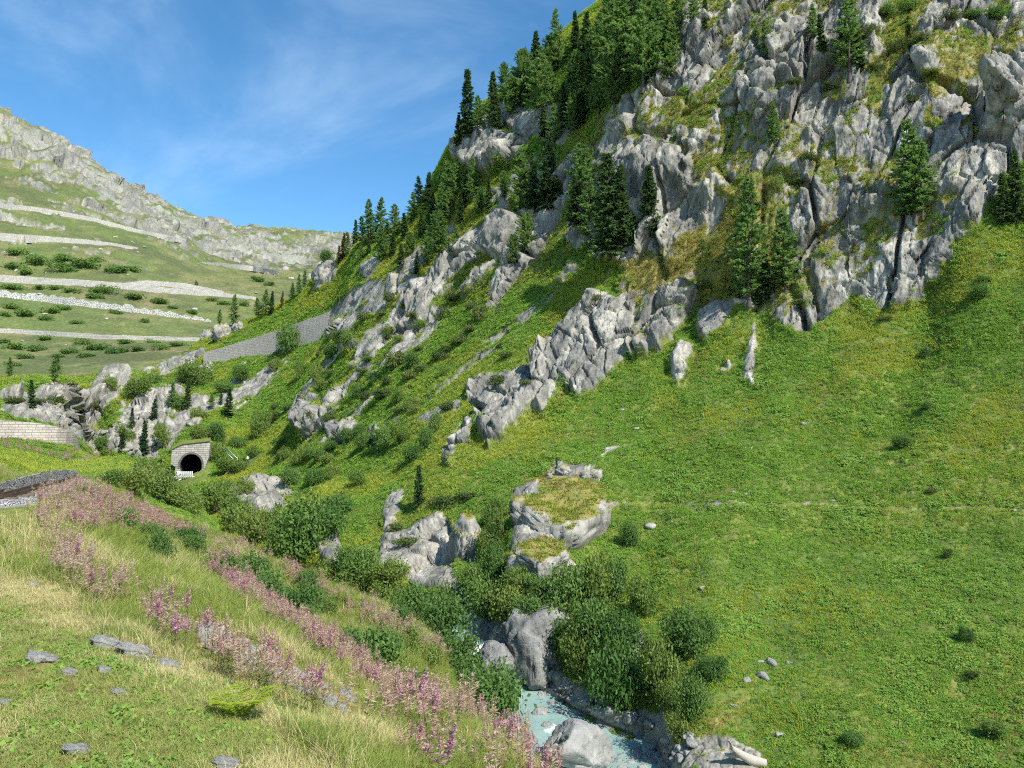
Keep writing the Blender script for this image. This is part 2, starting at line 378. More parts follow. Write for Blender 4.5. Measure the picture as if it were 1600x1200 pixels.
GE = tps(*np.meshgrid(GA, GL, indexing='ij'))
def g_eval(a, l):                     # Catmull-Rom lookup in the table
    i = np.clip((a - GA[0]) / (GA[1] - GA[0]), 1, len(GA) - 2.001); j = np.clip((l - GL[0]) / (GL[1] - GL[0]), 1, len(GL) - 2.001)
    i0 = i.astype(int); j0 = j.astype(int); x = i - i0; y = j - j0
    cw = lambda t: (-0.5 * t + t * t - 0.5 * t ** 3, 1 - 2.5 * t * t + 1.5 * t ** 3, 0.5 * t + 2 * t * t - 1.5 * t ** 3, -0.5 * t * t + 0.5 * t ** 3)
    wx, wy = cw(x), cw(y); r = 0
    for p in range(4):
        q = 0
        for k in range(4): q = q + wy[k] * GE[i0 + p - 1, j0 + k - 1]
        r = r + wx[p] * q
    return r

# river centre line: x, y, water height, half width
RIV = np.array([(-117,206,2.0,2.2),(-106,188,-4.0,2.5),(-90,165,-10,3),(-66,135,-13.5,3),(-36,95,-15.6,3),(-16,75,-16.4,2.6),(-5.5,67,-16.9,1.5),(-3.0,63.5,-17.3,1.2),(-1.0,60.5,-19.0,1.3),(1.4,57.5,-19.85,2.5),(2.4,53,-19.95,3.6),(5.4,49,-20.3,4.0),(5.0,45,-20.5,3.9),(5.2,39,-20.9,3.6),(8.5,31,-21.4,3.5),(13,21,-22.0,3.5),(19,9,-22.7,3.5),(24,-12,-23.5,3.5)], float)
def river_at(x, y):
    best = np.full(x.shape, 1e9); zz = np.zeros(x.shape); hw = np.ones(x.shape)
    for k in range(len(RIV) - 1):
        p, q = RIV[k], RIV[k + 1]; ex, ey = q[0] - p[0], q[1] - p[1]
        t = np.clip(((x - p[0]) * ex + (y - p[1]) * ey) / (ex * ex + ey * ey), 0, 1)
        dd = np.hypot(x - p[0] - t * ex, y - p[1] - t * ey); m = dd < best
        best = np.where(m, dd, best); zz = np.where(m, p[2] + t * (q[2] - p[2]), zz); hw = np.where(m, p[3] + t * (q[3] - p[3]), hw)
    return best, zz, hw
TRACK_Z = -2.45
TRK = np.array([(-40,4),(-30,12.5),(-18.93,27.3),(-20.98,32.6),(-24.5,41),(-31,56),(-42,76)], float)
def seg_dist(x, y, L):
    best = np.full(x.shape, 1e9)
    for k in range(len(L) - 1):
        p, q = L[k], L[k + 1]; ex, ey = q[0] - p[0], q[1] - p[1]
        t = np.clip(((x - p[0]) * ex + (y - p[1]) * ey) / (ex * ex + ey * ey), 0, 1)
        best = np.minimum(best, np.hypot(x - p[0] - t * ex, y - p[1] - t * ey))
    return best
def base_z(a, l):
    d = np.exp(l); z = g_eval(a, l) * d; x = a * d
    rd, rz, hw = river_at(x, d)
    chan = rz - 0.9 + np.maximum(rd - hw, 0) * 2.6 + 0.8 * (rd / hw).clip(0, 1) ** 2
    k = 1.2
    hmix = np.clip(0.5 + 0.5 * (z - chan) / k, 0, 1)
    z2 = z * (1 - hmix) + chan * hmix - k * hmix * (1 - hmix)
    z = np.where(chan < z + 4, z2, z)
    td = seg_dist(x, d, TRK)
    w = 1 - sstep(td, 2.0, 4.5)
    return z * (1 - w) + (TRACK_Z - 0.05) * w if np.any(w > 0) else z
acols = np.r_[np.linspace(-1.5, -0.80, 60, endpoint=False), np.linspace(-0.80, 0.80, 1000), np.linspace(0.80, 1.5, 61)[1:]]
NR = 760; fine = np.linspace(math.log(0.75), math.log(418), 1500)
acoarse = np.linspace(-1.5, 1.5, 300)
aa, ll = np.meshgrid(acoarse, fine, indexing='ij')
E = base_z(aa, ll) / np.exp(ll)
dE = np.abs(np.diff(E, axis=1)) * F
hidden = E[:, :-1] < np.maximum.accumulate(E, axis=1)[:, :-1] - 0.004
cost = np.where(hidden, dE * 0.16, dE) * np.where((E[:, :-1] < -0.5) | (E[:, :-1] > 0.72), 0.04, 1.0) + np.diff(ll, axis=1) * 45.0
ker = np.exp(-np.linspace(-2, 2, 27) ** 2); ker /= ker.sum()
cost = np.apply_along_axis(lambda r: np.convolve(np.pad(r, 13, 'edge'), ker, 'valid'), 1, cost)
cost[1:-1] = 0.25 * cost[:-2] + 0.5 * cost[1:-1] + 0.25 * cost[2:]
C = np.c_[np.zeros(len(acoarse)), np.cumsum(cost, 1)]
Lc = np.stack([np.interp(np.linspace(0, C[j, -1], NR), C[j], fine) for j in range(len(acoarse))])
ii = np.clip((acols - acoarse[0]) / (acoarse[1] - acoarse[0]), 0, len(acoarse) - 1.001); i0 = ii.astype(int); fi_ = (ii - i0)[:, None]
Lrows = Lc[i0] * (1 - fi_) + Lc[i0 + 1] * fi_
AA = np.repeat(acols[:, None], NR, 1)
Z0 = base_z(AA, Lrows); D0 = np.exp(Lrows)
P0 = np.stack([AA * D0, D0, Z0], -1)
def grid_normals(P):
    du = np.gradient(P, axis=0); dvv = np.gradient(P, axis=1); n = np.cross(du, dvv)
    n /= np.linalg.norm(n, axis=-1, keepdims=True) + 1e-12
    n[n[..., 2] < 0] *= -1
    return n
N0 = grid_normals(P0)
nA, nB = P0.shape[:2]
P = P0.reshape(-1, 3); Nn = N0.reshape(-1, 3)
U, V = project(P)

# ------------------------------------------------------------------ rock, dry grass and scree areas on the hill
ROCKS = [
 ([(730,600),(760,590),(800,575),(850,540),(872,545),(862,600),(830,642),(790,682),(765,694),(745,660),(735,630)],2.4),
 ([(850,540),(900,505),(930,455),(955,465),(990,478),(996,505),(975,565),(935,602),(905,622),(882,600),(850,645),(833,642),(862,600)],1.9),
 ([(700,690),(720,655),(738,645),(738,688),(705,724),(695,716)],1.6),
 ([(575,556),(605,500),(640,455),(690,420),(735,372),(770,345),(830,330),(858,300),(890,250),(918,228),(908,290),(872,350),(852,385),(800,445),(772,484),(762,476),(795,405),(750,402),(700,440),(676,485),(640,545),(622,520)],1.8),
 ([(640,545),(676,480),(702,482),(665,535)],1.2),
 ([(706,225),(760,195),(800,215),(832,205),(822,245),(765,277),(735,262),(710,248)],2.4),
 ([(735,200),(790,150),(830,175),(860,160),(900,180),(880,230),(830,215),(790,205)],1.0),
 ([(588,892),(600,840),(640,830),(690,800),(716,835),(704,890),(714,922),(650,914),(612,894)],1.1),
 ([(712,832),(740,815),(747,860),(736,888),(720,872)],1.5),
 ([(700,925),(725,915),(742,960),(760,1000),(740,1010),(715,965)],1.2),
 ([(800,765),(840,755),(850,790),(870,800),(885,870),(905,890),(880,905),(830,900),(800,860),(803,800)],1.0),
 ([(466,662),(490,633),(512,640),(520,662),(556,643),(562,668),(532,704),(518,690),(510,668),(485,684)],2.0),
 ([(576,690),(582,668),(598,662),(602,690),(588,702)],1.2),
 ([(748,965),(800,975),(850,980),(876,1000),(880,1065),(810,1058),(780,1035),(742,1012)],1.3),
 ([(360,775),(400,760),(462,752),(446,800),(400,812),(372,800)],1.4),
 ([(840,1060),(880,1085),(960,1105),(1030,1118),(1050,1150),(990,1145),(900,1112),(850,1085)],0.9),
 ([(1040,1210),(1060,1165),(1110,1150),(1150,1150),(1190,1180),(1200,1230),(1100,1240)],0.5),
 ([(1050,560),(1062,532),(1085,540),(1075,575),(1062,600),(1050,590)],1.0),
 ([(1088,490),(1110,462),(1145,470),(1135,505),(1105,535),(1092,515)],1.2),
 ([(1160,590),(1168,545),(1178,500),(1186,560),(1178,602)],0.8),
 ([(1128,580),(1140,560),(1142,575)],0.6),
 ([(845,742),(870,722),(905,728),(945,735),(938,752),(900,750)],0.7),
 ([(936,722),(945,700),(985,695),(950,712)],0.4),
 ([(488,855),(505,838),(530,835),(534,870),(520,890),(508,870)],1.2),
 ([(520,480),(560,450),(600,435),(590,460),(540,490),(505,520)],0.8),
 ([(300,525),(330,508),(365,500),(385,512),(350,530),(312,532)],1.6),
 ([(488,425),(500,402),(525,402),(528,430),(510,445),(492,440)],1.2),
 ([(240,575),(285,552),(318,540),(330,552),(290,575),(255,592)],0.9),
 ([(0,618),(40,606),(90,600),(135,612),(165,575),(200,572),(210,590),(185,625),(160,645),(146,668),(140,705),(122,690),(70,662),(0,655)],1.5),
 ([(136,702),(190,648),(240,608),(285,595),(290,625),(262,660),(240,690),(262,722),(205,716),(160,712)],1.6),
 ([(305,640),(350,615),(400,590),(430,560),(440,570),(420,605),(370,630),(320,650)],0.4),
 ([(600,800),(612,770),(636,760),(625,800),(606,840)],0.8),
 ([(985,1045),(983,1012),(1000,985),(1008,1000),(997,1055)],1.0),
 ([(640,405),(655,385),(665,400),(650,425)],0.8),
 ([(512,520),(540,492),(600,462),(650,430),(662,440),(610,478),(560,505),(525,535)],1.0),
 ([(600,560),(630,520),(655,500),(650,530),(625,570)],1.0),
 ([(700,395),(740,360),(760,362),(735,398),(705,420)],1.2),
 ([(640,660),(690,632),(722,622),(718,640),(670,665)],0.7),
 ([(880,372),(900,330),(925,300),(930,340),(905,395)],1.4),
 ([(240,690),(270,655),(310,620),(330,628),(300,665),(262,712)],1.0),
 ([(560,420),(590,398),(600,410),(575,440)],0.8),
 ([(770,300),(800,285),(815,300),(790,325)],0.8),
 ([(500,500),(520,482),(560,470),(540,492),(512,512)],0.8),
]
CLIFF = [(880,350),(905,290),(935,210),(975,150),(1030,110),(1045,50),(1080,5),(1130,-60),(1700,-60),(1700,200),(1600,250),(1545,310),(1500,380),(1440,462),(1400,482),(1330,462),(1255,518),(1215,505),(1140,475),(1085,485),(1040,540),(990,560),(960,500),(975,430),(925,395)]
GULLY = [  # grassy gullies and ledges within the cliff
 ([(1075,440),(1120,385),(1140,310),(1165,290),(1185,330),(1160,400),(1145,478),(1095,490)],0.9),
 ([(1265,400),(1280,330),(1290,260),(1315,200),(1340,170),(1352,230),(1320,300),(1325,360),(1310,440),(1285,450)],0.55),
 ([(1345,150),(1372,90),(1380,20),(1400,-40),(1455,-40),(1440,50),(1395,110),(1372,190)],1.0),
 ([(1440,110),(1500,70),(1560,40),(1700,10),(1700,60),(1560,90),(1490,140),(1450,170)],0.75),
 ([(1185,330),(1195,240),(1215,180),(1250,190),(1245,290),(1220,340),(1235,470),(1180,480)],0.5),
 ([(1000,400),(1080,400),(1075,440),(1000,450),(970,420)],0.55),
 ([(1035,165),(1070,130),(1100,150),(1130,215),(1090,205),(1050,195)],0.7),
 ([(1430,330),(1460,300),(1500,330),(1480,370),(1440,380)],0.6),
 ([(1330,400),(1350,340),(1380,340),(1375,420),(1345,450)],0.6),
]
pn = fbm(P * 0.22, 4, 5) * 9 + fbm(P * 0.9, 3, 9) * 4      # wobble of area outlines, in pixels near 100 m
pxs = np.clip(100.0 / np.maximum(P[:, 1], 8), 0.4, 3)
fr = (U > -120) & (U < 1760) & (V > -120) & (V < 1320) & (P[:, 1] > 34)
rock = np.zeros(len(P)); bul = np.zeros(len(P))
def area(poly, soft=5.0, wob=1.0):
    p = np.asarray(poly, float); m = np.zeros(len(P))
    bb = fr & (U > p[:, 0].min() - 25) & (U < p[:, 0].max() + 25) & (V > p[:, 1].min() - 25) & (V < p[:, 1].max() + 25)
    idx = np.nonzero(bb)[0]
    sd = poly_sd(U[idx], V[idx], poly) + pn[idx] * pxs[idx] * wob
    m[idx] = sstep(sd, -soft, soft); return m
for poly, amp in ROCKS:
    m = area(poly, 4.0, 0.6); rock = np.maximum(rock, m * 1.22); bul = np.maximum(bul, area(poly, 9.0, 0.3) * amp)
mc = area(CLIFF, 7.0)
gul = np.zeros(len(P))
for poly, amt in GULLY: gul = np.maximum(gul, area(poly, 12.0, 1.4) * amt)
pat = fbm(P * (0.10, 0.10, 0.05), 4, 31)
pat2 = fbm(np.stack([P[:, 0] * 0.16, P[:, 1] * 0.16, P[:, 2] * 0.09], 1), 4, 41, 0.6)
cl = mc * (1 - gul) * sstep(pat, -0.75, -0.25) * (0.30 + 0.70 * sstep(pat2, -0.15, 0.05))
rock = np.maximum(rock, cl * 1.02); bul = np.maximum(bul, np.maximum(cl, mc * 0.45) * 2.1)
# scattered small outcrops in the broken ground below the crest
small = sstep(fbm(np.stack([P[:, 0] * 0.10 - P[:, 2] * 0.14, P[:, 1] * 0.12, P[:, 2] * 0.03 + P[:, 0] * 0.03], 1), 4, 77), 0.09, 0.20) * area([(520,500),(600,400),(720,330),(860,240),(900,420),(760,560),(640,640),(520,720),(420,620)], 20) * 0.8
small = np.maximum(small, sstep(fbm(P * 0.14, 4, 78), 0.22, 0.34) * area([(130,560),(330,500),(440,560),(360,680),(270,720),(150,720)], 20) * 0.9)
rock = np.maximum(rock, small * 1.15); bul = np.maximum(bul, small * 1.1)
scree = np.maximum(area([(345,650),(395,590),(425,560),(455,560),(430,600),(385,640),(350,665)], 8), area([(225,660),(280,600),(330,560),(345,570),(300,625),(250,680)], 8) * 0.8)
bank = area([(745,1005),(800,1050),(860,1070),(1000,1120),(1080,1150),(1060,1260),(860,1260),(780,1100)], 8)
rd, rz, hw = river_at(P[:, 0], P[:, 1])
shore = (1 - sstep(rd - hw, 0.3, 2.5)) * (P[:, 1] > 30) * (1 - sstep(P[:, 2] - rz, 0.9, 2.2)) * (1 - sstep(P[:, 1], 66, 72))
rock = np.maximum(rock, shore * 0.9); bul = np.maximum(bul, shore * 0.5)

# ------------------------------------------------------------------ displacement of the rock: slabs, ribs, cracks
idx = np.nonzero(bul > 0.02)[0]
Q = P[idx].copy()
s_ = Q[:, 0] * 0.90 - Q[:, 1] * 0.44; t_ = Q[:, 0] * 0.44 + Q[:, 1] * 0.90; zz = Q[:, 2]
s_ = s_ - 0.34 * zz + fbm(Q * 0.05, 2, 3) * 3.0
sc = 1 / np.clip(Q[:, 1] / 110.0, 0.45, 1.8)
Qa = np.stack([s_ * 0.115, t_ * 0.10, zz * 0.050], 1)
c1, e1 = cells(Qa, 21, 1.5)
sd_ = s_ + 0.25 * zz
Qb = np.stack([sd_ * 0.36 + 0.6 * c1, t_ * 0.26, zz * 0.13], 1)
c2, e2 = cells(Qb, 33, 1.3)
Qc = np.stack([s_ * 1.05 + 0.6 * c2, t_ * 0.8, zz * 0.30 - 0.2 * s_], 1)
c3, e3 = cells(Qc, 45, 1.1)
rid = 1 - np.abs(vnoise(np.stack([s_ * 0.7, t_ * 0.3, zz * 0.10], 1), 55)) * 2
fin = fbm(np.stack([s_ * 1.9, t_ * 1.5, zz * 0.8], 1), 3, 66)
crack = -1.1 * (1 - sstep(e1, 0.0, 0.075)) - 0.28 * (1 - sstep(e2, 0, 0.05)) - 0.07 * (1 - sstep(e3, 0, 0.08))
ledge = vnoise(np.stack([s_ * 0.06, t_ * 0.02, zz * 0.17 + 0.05 * s_], 1), 57)
big = fbm(np.stack([s_ * 0.11, t_ * 0.08, zz * 0.045], 1), 2, 58)
but = 1 - 2 * np.abs(fbm(np.stack([s_ * 0.10, t_ * 0.05, zz * 0.03], 1), 2, 59))
disp = 0.35 + 0.75 * big + 0.45 * but + 0.58 * c1 + 0.18 * c2 + 0.085 * c3 + 0.13 * rid + 0.10 * fin + crack + 0.55 * ledge
nh = Nn[idx].copy(); nh[:, 2] = nh[:, 2] * 0.55 + 0.08; nh /= np.linalg.norm(nh, axis=1, keepdims=True)
P1 = P.copy()
P1[idx] += nh * (disp * bul[idx] * np.clip(Q[:, 1] / 95.0, 0.55, 1.5))[:, None]
# soft lumps of the turf
gm = 1 - np.clip(rock * 1.3, 0, 1)
lum = fbm(P * 0.55, 4, 88) * 0.28 * np.clip(P[:, 1] / 50.0, 0.12, 1.3) + fbm(P * 0.11, 3, 90) * 0.7 * np.clip(P[:, 1] / 80.0, 0.0, 1.4)
tdm = seg_dist(P[:, 0], P[:, 1], TRK)
P1[:, 2] += lum * gm * sstep(tdm, 2.0, 5.0) * sstep(rd - hw, 0.5, 3)
# rubble relief of the scree
si = np.nonzero(scree > 0.05)[0]
c4, e4 = cells(P[si] * 0.75, 99, 0.5)
P1[si, 2] += scree[si] * (0.35 * c4 + 0.3 * sstep(e4, 0, 0.2))
rock = np.maximum(rock, scree * 0.8)

faces = (np.arange(nA - 1)[:, None] * nB + np.arange(nB - 1)[None, :]).ravel()
faces = np.stack([faces, faces + nB, faces + nB + 1, faces + 1], 1)
TUN = at(299, 745, 163.0); TUN_R = math.atan2(0.30, -1.0)       # foot of the portal, direction it faces
tdir = np.array([-0.30, 1.0]) / math.hypot(0.30, 1.0)                 # into the hill
rel = P1[:, :2] - np.array([TUN.x, TUN.y]); tl = rel @ tdir; tsd = rel @ np.array([tdir[1], -tdir[0]])
intun = (tl > -1.5) & (tl < 22) & (np.abs(tsd) < 2.35) & (P1[:, 2] < TUN.z + 5.6)
faces = faces[~intun[faces].any(1)]
hill = mesh_obj('hillside', P1, faces, M['terrain'])
tag(hill, kind='structure')
# dryness: foreground turf, ledges of the cliff, the flat top of the rock block
dry = np.zeros(len(P))
fgm = 1 - sstep(P[:, 1], 14, 30)
dry += fgm * np.where(U < 620, 0.45, 0.3)
dry += (1 - sstep(P[:, 1], 26, 60)) * 0.15
near_rock = mc * 0.55 + area([(520,500),(600,400),(720,330),(860,240),(900,420),(760,480),(640,520),(520,540)], 25) * 0.42
dry += near_rock
dry += area([(815,752),(870,740),(940,755),(925,800),(900,860),(860,830),(820,790)], 10) * 0.6 + area([(1040,1150),(1120,1080),(1190,1060),(1160,1150),(1090,1180)], 14) * 0.4
dry += area([(950,380),(1090,380),(1080,470),(980,480)], 12) * 0.25
soil = np.zeros(len(P))
soil += (1 - sstep(tdm, 1.7, 2.6)) * 0.9 * (P[:, 1] < 40)
soil += 0.42 * (np.abs(V - np.interp(U, [880, 1150, 1600], [790, 788, 797]) + 5 * fbm(P * 0.15, 2, 355)) < 2.6) * (U > 880) * (P[:, 1] > 40) * (P[:, 1] < 120)
soil += area([(1150,640),(1165,500),(1290,470),(1240,560),(1180,640)], 20) * 0.2
N1 = grid_normals(P1.reshape(nA, nB, 3)).reshape(-1, 3)
alb, rockf = bake_albedo(P1, N1[:, 2], rock, np.clip(dry, 0, 1), np.clip(soil, 0, 1))
put_albedo(hill, alb, rockf)

# ------------------------------------------------------------------ far mountain
FV = [(-300,20,900),(0,178,1000),(60,200,1030),(100,222,1050),(150,250,1080),(200,290,1100),(250,318,1130),(300,338,1160),(350,352,1220),(400,362,1290),(440,358,1450),(485,364,1550),(530,369,1600),(640,385,1650),
 (0,255,860),(100,285,880),(200,330,920),(300,372,960),(400,400,1050),(470,410,1150),(0,320,700),(100,340,730),(200,360,770),(290,378,820),(400,430,900),
 (0,372,610),(100,378,640),(180,385,665),(320,415,760),(440,432,820),(0,400,580),(0,434,530),(100,440,545),(200,447,560),(300,460,580),(400,468,600),(0,458,490),(120,472,500),(330,500,520),
 (0,518,420),(150,525,425),(310,530,440),(450,530,480),(0,570,340),(150,572,330),(300,560,345),(440,540,360),(-300,200,600),(-300,350,420),(-300,500,330),(0,590,290),(150,595,285),(300,590,300)]
FH = [(100,1500,380),(400,1900,420),(0,2200,400),(700,1900,400),(900,1700,420),(900,900,220),(700,700,130),(600,500,70),(900,500,80),(540,1000,230),(-300,1400,480)]
fa, fe = pix_ae([p[0] for p in FV], [p[1] for p in FV])
fa2 = (np.array([p[0] for p in FH], float) - 800) / F
ftps = TPS(np.r_[fa, fa2], np.r_[fe, np.array([p[2] / p[1] for p in FH])], np.r_[[p[2] for p in FV], [p[1] for p in FH]], 1e-4)
fA = np.linspace(-1.1, 0.12, 440); fL = np.linspace(math.log(285), math.log(2300), 440)
aa, ll = np.meshgrid(fA, fL, indexing='ij'); fd = np.exp(ll); FE = ftps(aa, ll)
FP = np.stack([aa * fd, fd, FE * fd], -1); FN = grid_normals(FP).reshape(-1, 3); FP = FP.reshape(-1, 3)
fU, fVv = project(FP)
fcrest = poly_sd(fU, fVv, [(-400,60),(0,170),(100,210),(200,285),(300,330),(400,355),(530,362),(700,370),(700,440),(480,432),(400,428),(330,400),(240,362),(160,330),(100,300),(0,262),(-400,180)])
fn = fbm(FP * 0.02, 5, 4) * 26
frock = sstep(fcrest + fn, -7, 11) * (0.66 + 0.36 * sstep(fbm(FP * 0.03, 4, 15), -0.15, 0.2))
fpat = sstep(fbm(FP * (0.03, 0.03, 0.05), 5, 14), 0.22, 0.42) * sstep(fVv, 560, 330) * 0.75
frock = np.maximum(frock, fpat)
fi = np.nonzero(frock > 0.02)[0]
Qf = FP[fi]; sf = Qf[:, 0] + 0.35 * Qf[:, 2]
k1, e1 = cells(np.stack([sf * 0.035, Qf[:, 1] * 0.02, Qf[:, 2] * 0.018], 1), 7, 1.2)
k2, e2 = cells(np.stack([sf * 0.11, Qf[:, 1] * 0.06, Qf[:, 2] * 0.05], 1), 8, 1.1)
FP[fi] += FN[fi] * (frock[fi] * (6.5 * k1 + 3.2 * k2 + 2.0 * fbm(Qf * 0.12, 3, 2)))[:, None]
FP[:, 2] += fbm(FP * 0.012, 4, 60) * 5 * sstep(FP[:, 1], 330, 500) + fbm(FP * 0.06, 3, 61) * 1.3
nA2 = len(fA); nB2 = len(fL)
ff = (np.arange(nA2 - 1)[:, None] * nB2 + np.arange(nB2 - 1)[None, :]).ravel()
ff = np.stack([ff, ff + nB2, ff + nB2 + 1, ff + 1], 1)
mountain = mesh_obj('mountain', FP, ff, M['far']); tag(mountain, kind='structure')
fdry = sstep(poly_sd(fU, fVv, [(230,440),(330,415),(470,430),(480,470),(330,480),(250,500),(200,490)]), -15, 25) * 0.35
FN1 = grid_normals(FP.reshape(nA2, nB2, 3)).reshape(-1, 3)
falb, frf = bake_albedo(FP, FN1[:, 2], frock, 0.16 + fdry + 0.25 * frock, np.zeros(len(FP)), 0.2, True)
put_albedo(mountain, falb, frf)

from mathutils.bvhtree import BVHTree
bpy.context.view_layer.update(); dg = bpy.context.evaluated_depsgraph_get()
TREE = {'hillside': BVHTree.FromObject(hill, dg), 'mountain': BVHTree.FromObject(mountain, dg)}
def hit(u, v, which=None, fallback=True, miss=60):
    """ground point seen at a pixel; if the ray passes over the crest, step down the picture until it lands"""
    trees = [TREE[which.name]] if which else list(TREE.values())
    for k in range(miss):
        a, e = pix_ae(u, v + k * 1.0)
        dr = Vector((float(a), 1.0, float(e))).normalized(); best = None
        for tr in trees:
            loc_, nrm, _, dist = tr.ray_cast(Vector((0, 0, 0)), dr, 3500)
            if loc_ is not None and (best is None or dist < best[2]): best = (loc_, nrm, dist)
        if best: return best
        if not fallback: return None
    return None
# ------------------------------------------------------------------ masonry, road walls, track
M['masonry'] = mat_masonry('granite_masonry', (0.50, 0.44, 0.36), (0.40, 0.36, 0.31), (0.20, 0.19, 0.17), 0.8, 0.36)
M['portal'] = mat_masonry('portal_masonry', (0.50, 0.46, 0.40), (0.33, 0.31, 0.28), (0.10, 0.095, 0.09), 0.9, 0.46)
M['roadwall'] = mat_masonry('road_masonry', (0.53, 0.50, 0.44), (0.42, 0.40, 0.355), (0.27, 0.26, 0.23), 1.6, 0.9, 0.2)
M['spurwall'] = mat_masonry('spur_masonry', (0.50, 0.45, 0.385), (0.42, 0.38, 0.33), (0.27, 0.25, 0.22), 1.0, 0.5, 0.1)
M['rubble'] = mat_rubble('dry_stone', (0.22, 0.215, 0.20), (0.40, 0.385, 0.35), (0.10, 0.098, 0.09), 6.5)
M['rubble_pale'] = mat_rubble('pale_stone_pitching', (0.40, 0.385, 0.35), (0.60, 0.58, 0.53), (0.16, 0.16, 0.15), 0.75)
M['ballast'] = mat_rubble('ballast', (0.30, 0.29, 0.27), (0.46, 0.44, 0.41), (0.10, 0.10, 0.10), 9.0)
M['rust'] = mat_plain('rusty_rail', (0.13, 0.085, 0.06), 0.55, 0.3, 8, 0.6)
M['sleeper'] = mat_plain('weathered_sleeper', (0.16, 0.125, 0.095), 0.9, 0.35, 6)
M['white_paint'] = mat_plain('white_paint', (0.75, 0.75, 0.73), 0.6, 0.08, 3)
M['steel'] = mat_plain('galvanised_steel', (0.52, 0.54, 0.55), 0.4, 0.1, 3, 0.5)
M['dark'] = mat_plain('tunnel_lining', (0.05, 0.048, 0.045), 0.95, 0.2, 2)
M['deadwood'] = mat_plain('bleached_wood', (0.42, 0.38, 0.33), 0.85, 0.25, 12)

def ribbon(name, bottom, top, depth, mat, parent=None, jag=0.0, sink=1.0, seed=0, uvs=1.0):
    """a wall with a front face between two lines of points, `depth` metres thick away from the camera"""
    b = [Vector(p) for p in bottom]; t = [Vector(p) for p in top]; n = len(b)
    vs = []; s = 0.0; ss = []
    for k in range(n):
        if k: s += (t[k] - t[k - 1]).length
        ss.append(s)
        dr = Vector((t[k].x, t[k].y, 0)).normalized()
        j = jag * (2 * random.random() - 1)
        vs += [b[k] - Vector((0, 0, sink)), t[k] + Vector((0, 0, j)), t[k] + dr * depth + Vector((0, 0, j * 0.5)), b[k] + dr * depth - Vector((0, 0, sink))]
    fs = []
    for k in range(n - 1):
        o = k * 4
        for q in range(3): fs.append((o + q, o + 4 + q, o + 5 + q, o + 1 + q))
    fs += [(0, 1, 2, 3), ((n - 1) * 4 + 3, (n - 1) * 4 + 2, (n - 1) * 4 + 1, (n - 1) * 4)]
    o = mesh_obj(name, vs, fs, mat, parent, smooth=False)
    uv = o.data.uv_layers.new(name='UVMap')
    for p in o.data.polygons:
        for li in p.loop_indices:
            vi = o.data.loops[li].vertex_index; c = o.data.vertices[vi].co
            q = vi % 4
            uv.data[li].uv = (ss[min(vi // 4, n - 1)] * uvs, (c.z + (0 if q in (0, 1) else depth)) * uvs)
    bm = bmesh.new(); bm.from_mesh(o.data); bmesh.ops.recalc_face_normals(bm, faces=bm.faces); bm.to_mesh(o.data); bm.free()
    return o
def dens(pts, step=6.0):
    out = []
    for k in range(len(pts) - 1):
        p, q = np.array(pts[k], float), np.array(pts[k + 1], float); n = max(1, int(np.hypot(*(q - p)[:2]) / step))
        for i in range(n): out.append(tuple(p + (q - p) * i / n))
    return out + [tuple(map(float, pts[-1]))]
# road walls zig-zagging up the far mountain: lower edge in the picture and height in pixels
ROADS = [
 ([(-60,318,9),(0,325,9),(60,331,9),(140,345,8),(220,365,7),(290,378,6)],'road_wall','M','highest pale stone road wall climbing across the far green mountainside'),
 ([(-60,366,12),(0,373,11),(60,377,11),(130,381,9),(180,385,6),(215,388,2)],'road_wall','M','short pale road wall below the highest one on the far slope'),
 ([(308,411,2),(340,415,6),(400,422,7),(432,427,5)],'road_wall','M','pale road wall above the reddish meadow beside the conifer crest'),
 ([(-60,434,13),(0,440,13),(60,444,13),(130,447,12),(200,452,11),(260,459,12),(330,462,9),(400,468,5)],'road_wall','M','long pale road wall above the jagged rubble embankment'),
 ([(196,446,5),(230,446,10),(290,450,9),(350,459,5)],'road_wall','M','upper step of pale wall with a dark bush in front of it'),
 ([(-60,457,10),(0,464,12),(60,470,12),(100,476,14),(140,480,13),(200,487,11),(260,494,9),(330,503,4)],'rubble_embankment','J','jagged pale rubble embankment winding between bushes on the far slope'),
 ([(-60,515,8),(0,519,8),(80,525,9),(160,530,9),(240,532,8),(312,533,7)],'road_wall','M','lowest straight pale road wall ending behind the grey crag'),
]
for pts, nm, kd, lab in ROADS:
    bs, ts = [], []
    for (u, v, h) in dens(pts, 5):
        r = hit(u, v, mountain)
        if not r: continue
        p = r[0]; bs.append(p); ts.append(p + Vector((0, 0, h * 0.85 * p.y / F)))
    if len(bs) > 6:
        dd_ = np.array([b.y for b in bs]); dd_ = np.minimum(dd_, np.convolve(np.pad(dd_, 4, 'edge'), np.ones(9) / 9, 'valid')); dd_ = np.convolve(np.pad(dd_, 3, 'edge'), np.ones(7) / 7, 'valid')
        for k in range(len(bs)): hgt_ = (ts[k].z - bs[k].z) / bs[k].y; bs[k] = bs[k] * (float(dd_[k]) / bs[k].y); ts[k] = bs[k] + Vector((0, 0, hgt_ * bs[k].y))
    o = ribbon(nm, bs, ts, 5.0, M['roadwall'] if kd == 'M' else M['rubble_pale'], jag=0.15 if kd == 'M' else 1.0, sink=2.0)
    tag(o, lab, 'wall', 'road walls on the far slope')

